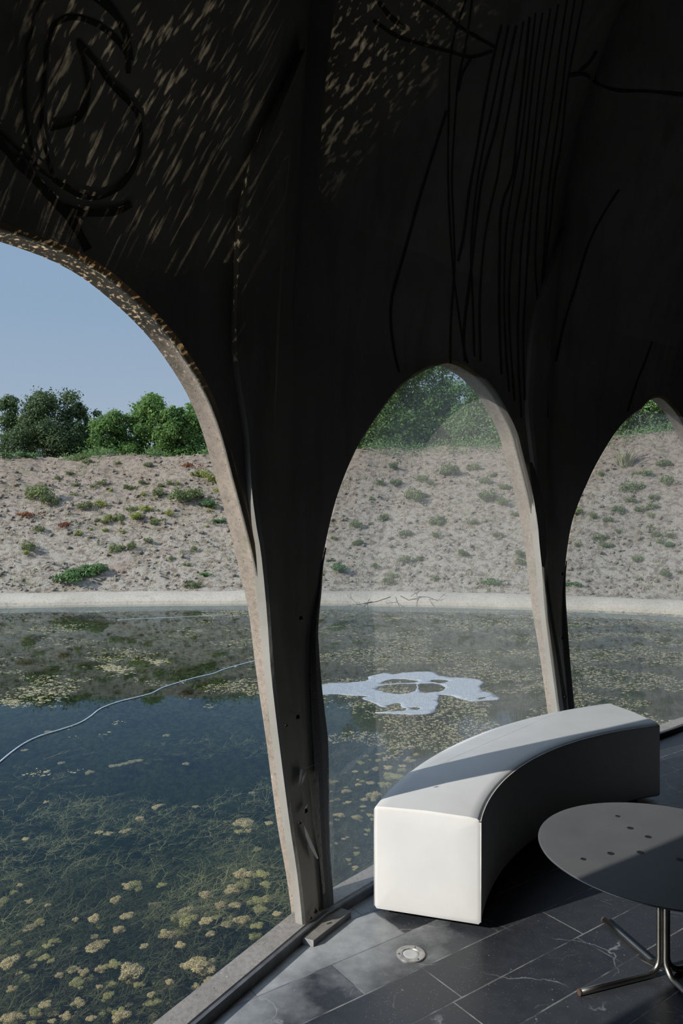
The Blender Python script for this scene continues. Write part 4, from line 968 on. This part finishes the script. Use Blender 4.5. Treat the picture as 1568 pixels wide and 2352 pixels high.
PUFF = [puff(MAT['algae'], .55), puff(MAT['algae'], .7), puff(MAT['algae'], .45), puff(MAT['algae_g'], .6), puff(MAT['algae_g'], .75), puff(MAT['algae_o'], .4)]
def add_puff(x, y, rx, ry=None, kind=None, depth=None, label=None, group='algae puffs in the near water'):
    depth = random.uniform(.008, .04) if depth is None else depth; q = px(x, y, HW + depth)
    d = q[1]; r = 1.2 * rx / FPX * d; me = PUFF[kind] if kind is not None else random.choice(PUFF[:5])
    o = link(bpy.data.objects.new('algae_puff', me)); o.location = (q[0], q[1], ZW - depth - r * .3); o.scale = (r * 1.1, r * random.uniform(.9, 1.5), r * (.8 if ry is None else .8 * min(1.2, 2 * ry / rx))); o.rotation_euler = (0, 0, random.uniform(-.6, .6) if ry else random.uniform(0, 6.28))
    tag(o, label or 'pale yellow woolly algae puff under the water surface', 'algae', group)
LEFT = [(300, 2224, 24), (270, 2329, 17), (177, 2256, 16), (13, 2208, 18), (104, 2302, 12), (179, 2299, 14), (260, 2211, 14), (236, 2220, 12), (198, 2229, 11), (120, 2203, 9), (96, 2197, 11), (228, 2162, 20), (210, 2175, 14), (68, 2126, 14), (92, 2116, 12), (292, 2030, 13), (310, 2031, 14), (260, 2065, 12), (292, 2098, 14), (276, 2128, 14), (380, 2144, 14), (398, 2140, 14), (27, 2329, 19), (80, 2320, 12), (340, 2302, 10), (343, 2283, 9), (244, 2286, 13), (228, 2264, 7), (254, 2259, 8), (45, 2031, 6), (107, 2077, 6), (112, 2170, 10), (126, 2160, 10), (212, 2109, 12), (177, 2109, 7), (560, 1884, 18), (324, 1876, 10), (617, 1888, 8), (248, 1911, 9), (227, 1909, 8), (284, 1907, 8), (294, 1903, 8), (354, 1852, 9), (371, 1847, 8), (206, 1772, 9), (552, 1908, 10), (570, 1906, 8), (587, 1949, 9), (550, 2006, 16), (572, 2002, 12), (600, 2004, 14), (535, 2036, 18), (558, 2028, 18), (473, 2048, 14), (590, 2065, 13), (610, 2060, 13), (598, 2082, 15), (556, 2107, 18), (589, 2124, 11), (418, 2092, 16), (432, 2108, 18), (410, 2106, 14), (471, 2111, 13), (484, 2141, 12), (452, 2208, 22), (474, 2215, 20), (430, 2212, 14), (480, 2246, 11), (276, 2320, 12), (355, 2300, 10), (620, 2060, 10), (635, 2095, 9), (505, 2075, 12), (520, 2120, 11), (372, 2030, 8), (330, 2170, 9), (60, 2245, 10), (140, 2235, 9), (30, 2270, 10), (150, 2330, 12), (210, 2335, 10), (320, 2260, 9), (390, 2250, 9), (415, 2170, 10), (540, 2075, 12), (610, 2030, 10), (105, 1840, 6), (58, 1924, 8)]
for x, y, r in LEFT: add_puff(x, y, r)
for _ in range(70):
    yy = 2040 + 320 * rng.uniform(0, 1) ** .8; add_puff(rng.uniform(-20, 640) if yy < 2120 else rng.uniform(-20, 640 - (yy - 2120) * 1.1), yy, rng.uniform(7, 15), depth=rng.uniform(.05, .20))
for i in range(5): add_puff(262 + i * 15, 1757 - i * 3.2 + random.uniform(-2, 2), 10, 4, 5, .0, 'ochre algae tuft in the floating streak in the middle of the left water', 'ochre streak of algae')
for x, y in ((582, 1818), (452, 1850), (143, 1750), (430, 1751), (385, 1686), (60, 1720), (112, 1678)): add_puff(x, y, 8, 4, 5, .0, 'small ochre algae tuft floating on the blue part of the pond', 'ochre algae tufts on the surface')
for x, y, r in ((783, 1868, 14), (822, 1877, 18), (830, 1750, 14), (760, 1794, 15), (791, 1814, 14), (837, 1833, 13), (819, 1958, 11), (801, 1973, 9), (816, 1990, 9), (727, 1875, 9), (758, 1891, 10), (866, 1822, 22), (905, 1780, 22), (925, 1765, 18), (880, 1800, 18), (850, 1795, 14), (890, 1760, 14), (860, 1765, 12), (935, 1745, 14), (820, 1800, 10), (850, 1870, 12), (800, 1840, 11), (775, 1835, 10), (845, 1905, 10), (790, 1925, 9), (755, 1940, 9), (840, 1735, 9), (870, 1730, 10), (900, 1735, 10), (955, 1730, 12), (945, 1715, 10), (865, 1745, 10), (815, 1770, 9), (740, 1820, 8), (833, 1850, 10)):
    for q_ in range(2): add_puff(x + q_ * rng.uniform(-22, 22), y + q_ * rng.uniform(-12, 12), r * (.62 if q_ == 0 else .42), label='yellow woolly algae puff seen through the plastic sheet', group='algae puffs behind the plastic sheet')
# floating specks: nobody could count them
V, F = [], []
def speck(x, y, r, z):
    k = 6; b = len(V); a0 = rng.uniform(0, 6.28); V.append((x, y, z + .004 + r * .10))
    for i in range(k):
        rr = r * rng.uniform(.6, 1.2); V.append((x + rr * math.cos(a0 + i * 6.283 / k) * 1.25, y + rr * math.sin(a0 + i * 6.283 / k), z + rng.uniform(-.004, .004)))
    for i in range(k): F.append((b, b + 1 + i, b + 1 + (i + 1) % k))
for _ in range(62000):
    xp = rng.uniform(-40, 1600); yp = 1403 + 400 * rng.uniform(0, 1) ** 1.4; q = px(xp, yp, HW)
    if math.hypot(q[0] - CEN[0], q[1] - CEN[1]) < RAD + .4 or q[1] > 15.7: continue
    dn = mnoise.fractal((q[0] * .7, q[1] * 1.0, 3), .8, 2, 4) + .35 * mnoise.noise((q[0] * 4, q[1] * 4, 6)); bias = (-.17 if xp < 640 else .16 * min(1, (xp - 640) / 500)) + (.10 if 1500 < yp < 1600 else 0) - (.30 if yp > 1625 and xp < 880 else 0) - (.3 if yp > 1720 else 0)
    if dn + bias < rng.uniform(-.02, .28): continue
    speck(q[0], q[1], (.005 + .017 * rng.uniform(0, 1) ** 2.5) * (q[1] / 8) ** .8, ZW + rng.uniform(-.012, .003))
for cx_, cy_, sx_, sy_, n_ in ((362, 1520, 24, 6, 60), (265, 1537, 40, 9, 100), (250, 1530, 22, 6, 36), (80, 1590, 50, 9, 50), (20, 1612, 30, 8, 40)):
    for _ in range(n_):
        q = px(cx_ + rng.normal(0, sx_ * .5), cy_ + rng.normal(0, sy_ * .5), HW); speck(q[0], q[1], rng.uniform(.010, .032), ZW + .002)
me = bpy.data.meshes.new('algae_specks'); me.from_pydata(V, [], F); me.materials.append(MAT['algae_o']); me.update()
o = link(bpy.data.objects.new('algae_specks', me)); o['kind'] = 'stuff'; tag(o, 'yellowish algae flecks floating all over the pond', 'algae')
# pond weed: branching stems under the surface, and a darker woolly mass beneath
def weed_field(name, n, xr, yr, zr, mat, length, width, nb, dens, label):
    V, F = [], []
    def ribbon(p, d, l, w, seg=4):
        side = np.cross(d, [0, 0, 1.0]); side /= (np.linalg.norm(side) + 1e-6); b = len(V); q = p.copy(); dd = d.copy()
        pts_ = [q.copy()]
        for i in range(seg):
            dd = dd + rng.normal(0, .34, 3) * np.array([1, 1, .35]); dd /= np.linalg.norm(dd); q = q + dd * l / seg; q[2] = min(q[2], ZW - .012); pts_.append(q.copy()); 
            V_ = side * w * (1 - i / seg * .5)
        for i, q_ in enumerate(pts_): V.append(q_ - side * w * (1 - .6 * i / seg)); V.append(q_ + side * w * (1 - .6 * i / seg))
        for i in range(seg): F.append((b + 2 * i, b + 2 * i + 1, b + 2 * i + 3, b + 2 * i + 2))
        return pts_
    k = 0; tries = 0
    while k < n and tries < n * 12:
        tries += 1; xp = rng.uniform(*xr); yp = rng.uniform(*yr); zd = rng.uniform(*zr); q = px(xp, yp, HW + zd)
        if math.hypot(q[0] - CEN[0], q[1] - CEN[1]) < RAD + .2: continue
        if mnoise.fractal((q[0] * 1.1, q[1] * 1.1, 5 + nb), .8, 2, 3) + dens(xp, yp) < rng.uniform(-.3, .35): continue
        k += 1; a = rng.normal(.5, .75); d = np.array([math.cos(a), math.sin(a), rng.normal(.05, .15)]); L = length * rng.uniform(.5, 1.3)
        P = ribbon(np.array([q[0], q[1], ZW - zd]), d, L, width)
        for _ in range(nb):
            i = int(rng.integers(0, 4)); a2 = a + rng.choice([-1, 1]) * rng.uniform(.35, .9); ribbon(P[i], np.array([math.cos(a2), math.sin(a2), rng.normal(.1, .2)]), L * rng.uniform(.25, .5), width * .7, 3)
    me = fast_mesh(name, V, F, mat); o = link(bpy.data.objects.new(name, me)); o['kind'] = 'stuff'; return tag(o, label, 'pond weed')
weed_field('pond_weed', 700, (-60, 740), (1690, 2140), (.01, .14), MAT['pondweed'], .20, .0013, 12, lambda x, y: (y - 1930) / 480 + x / 3000, 'branching pond weed drifting under the blue water at left')
weed_field('pond_moss', 7000, (-60, 980), (1900, 2420), (.06, .40), MAT['pondmoss'], .13, .0030, 9, lambda x, y: (y - 2060) / 330 + (x - 250) / 1500, 'dark mossy weed filling the shallows beside the building')
weed_field('pond_moss', 2200, (680, 1250), (1640, 1960), (.06, .4), MAT['pondmoss'], .22, .0035, 7, lambda x, y: .1, 'dark mossy weed seen through the plastic sheet')

# ------------------------------------------------------------------ added spot lamp imitating sunlight thrown back by rippled water outside the arch
gl_d = bpy.data.lights.new('added_glint_spot', 'SPOT'); gl_d.energy = 620; gl_d.shadow_soft_size = 0; gl_d.spot_size = math.radians(24); gl_d.spot_blend = 1.0; gl_d.color = (1, .86, .62)
gl = bpy.data.objects.new('added_glint_spot', gl_d); COL.objects.link(gl); gl.location = (-1.45, 1.35, ZW + .02)
gd = Vector(surf(*hit(500, 170))) - gl.location; gl.rotation_euler = gd.to_track_quat('-Z', 'Y').to_euler()
gl_d.use_nodes = True; t = gl_d.node_tree; em = next(n for n in t.nodes if n.type == 'EMISSION')
tcn = t.nodes.new('ShaderNodeTexCoord'); mp = t.nodes.new('ShaderNodeMapping'); mp.inputs['Scale'].default_value = (1, 1, 1)
vo = t.nodes.new('ShaderNodeTexNoise'); vo.inputs['Scale'].default_value = 200; vo.inputs['Detail'].default_value = 2
rp = t.nodes.new('ShaderNodeValToRGB'); rp.color_ramp.elements[0].position = .55; rp.color_ramp.elements[0].color = (.02, .02, .02, 1); rp.color_ramp.elements[1].position = .72; rp.color_ramp.elements[1].color = (1, 1, 1, 1)
t.links.new(tcn.outputs['Normal'], mp.inputs[0]); t.links.new(mp.outputs[0], vo.inputs['Vector']); t.links.new(vo.outputs[0], rp.inputs[0]); t.links.new(rp.outputs[0], em.inputs['Strength'])
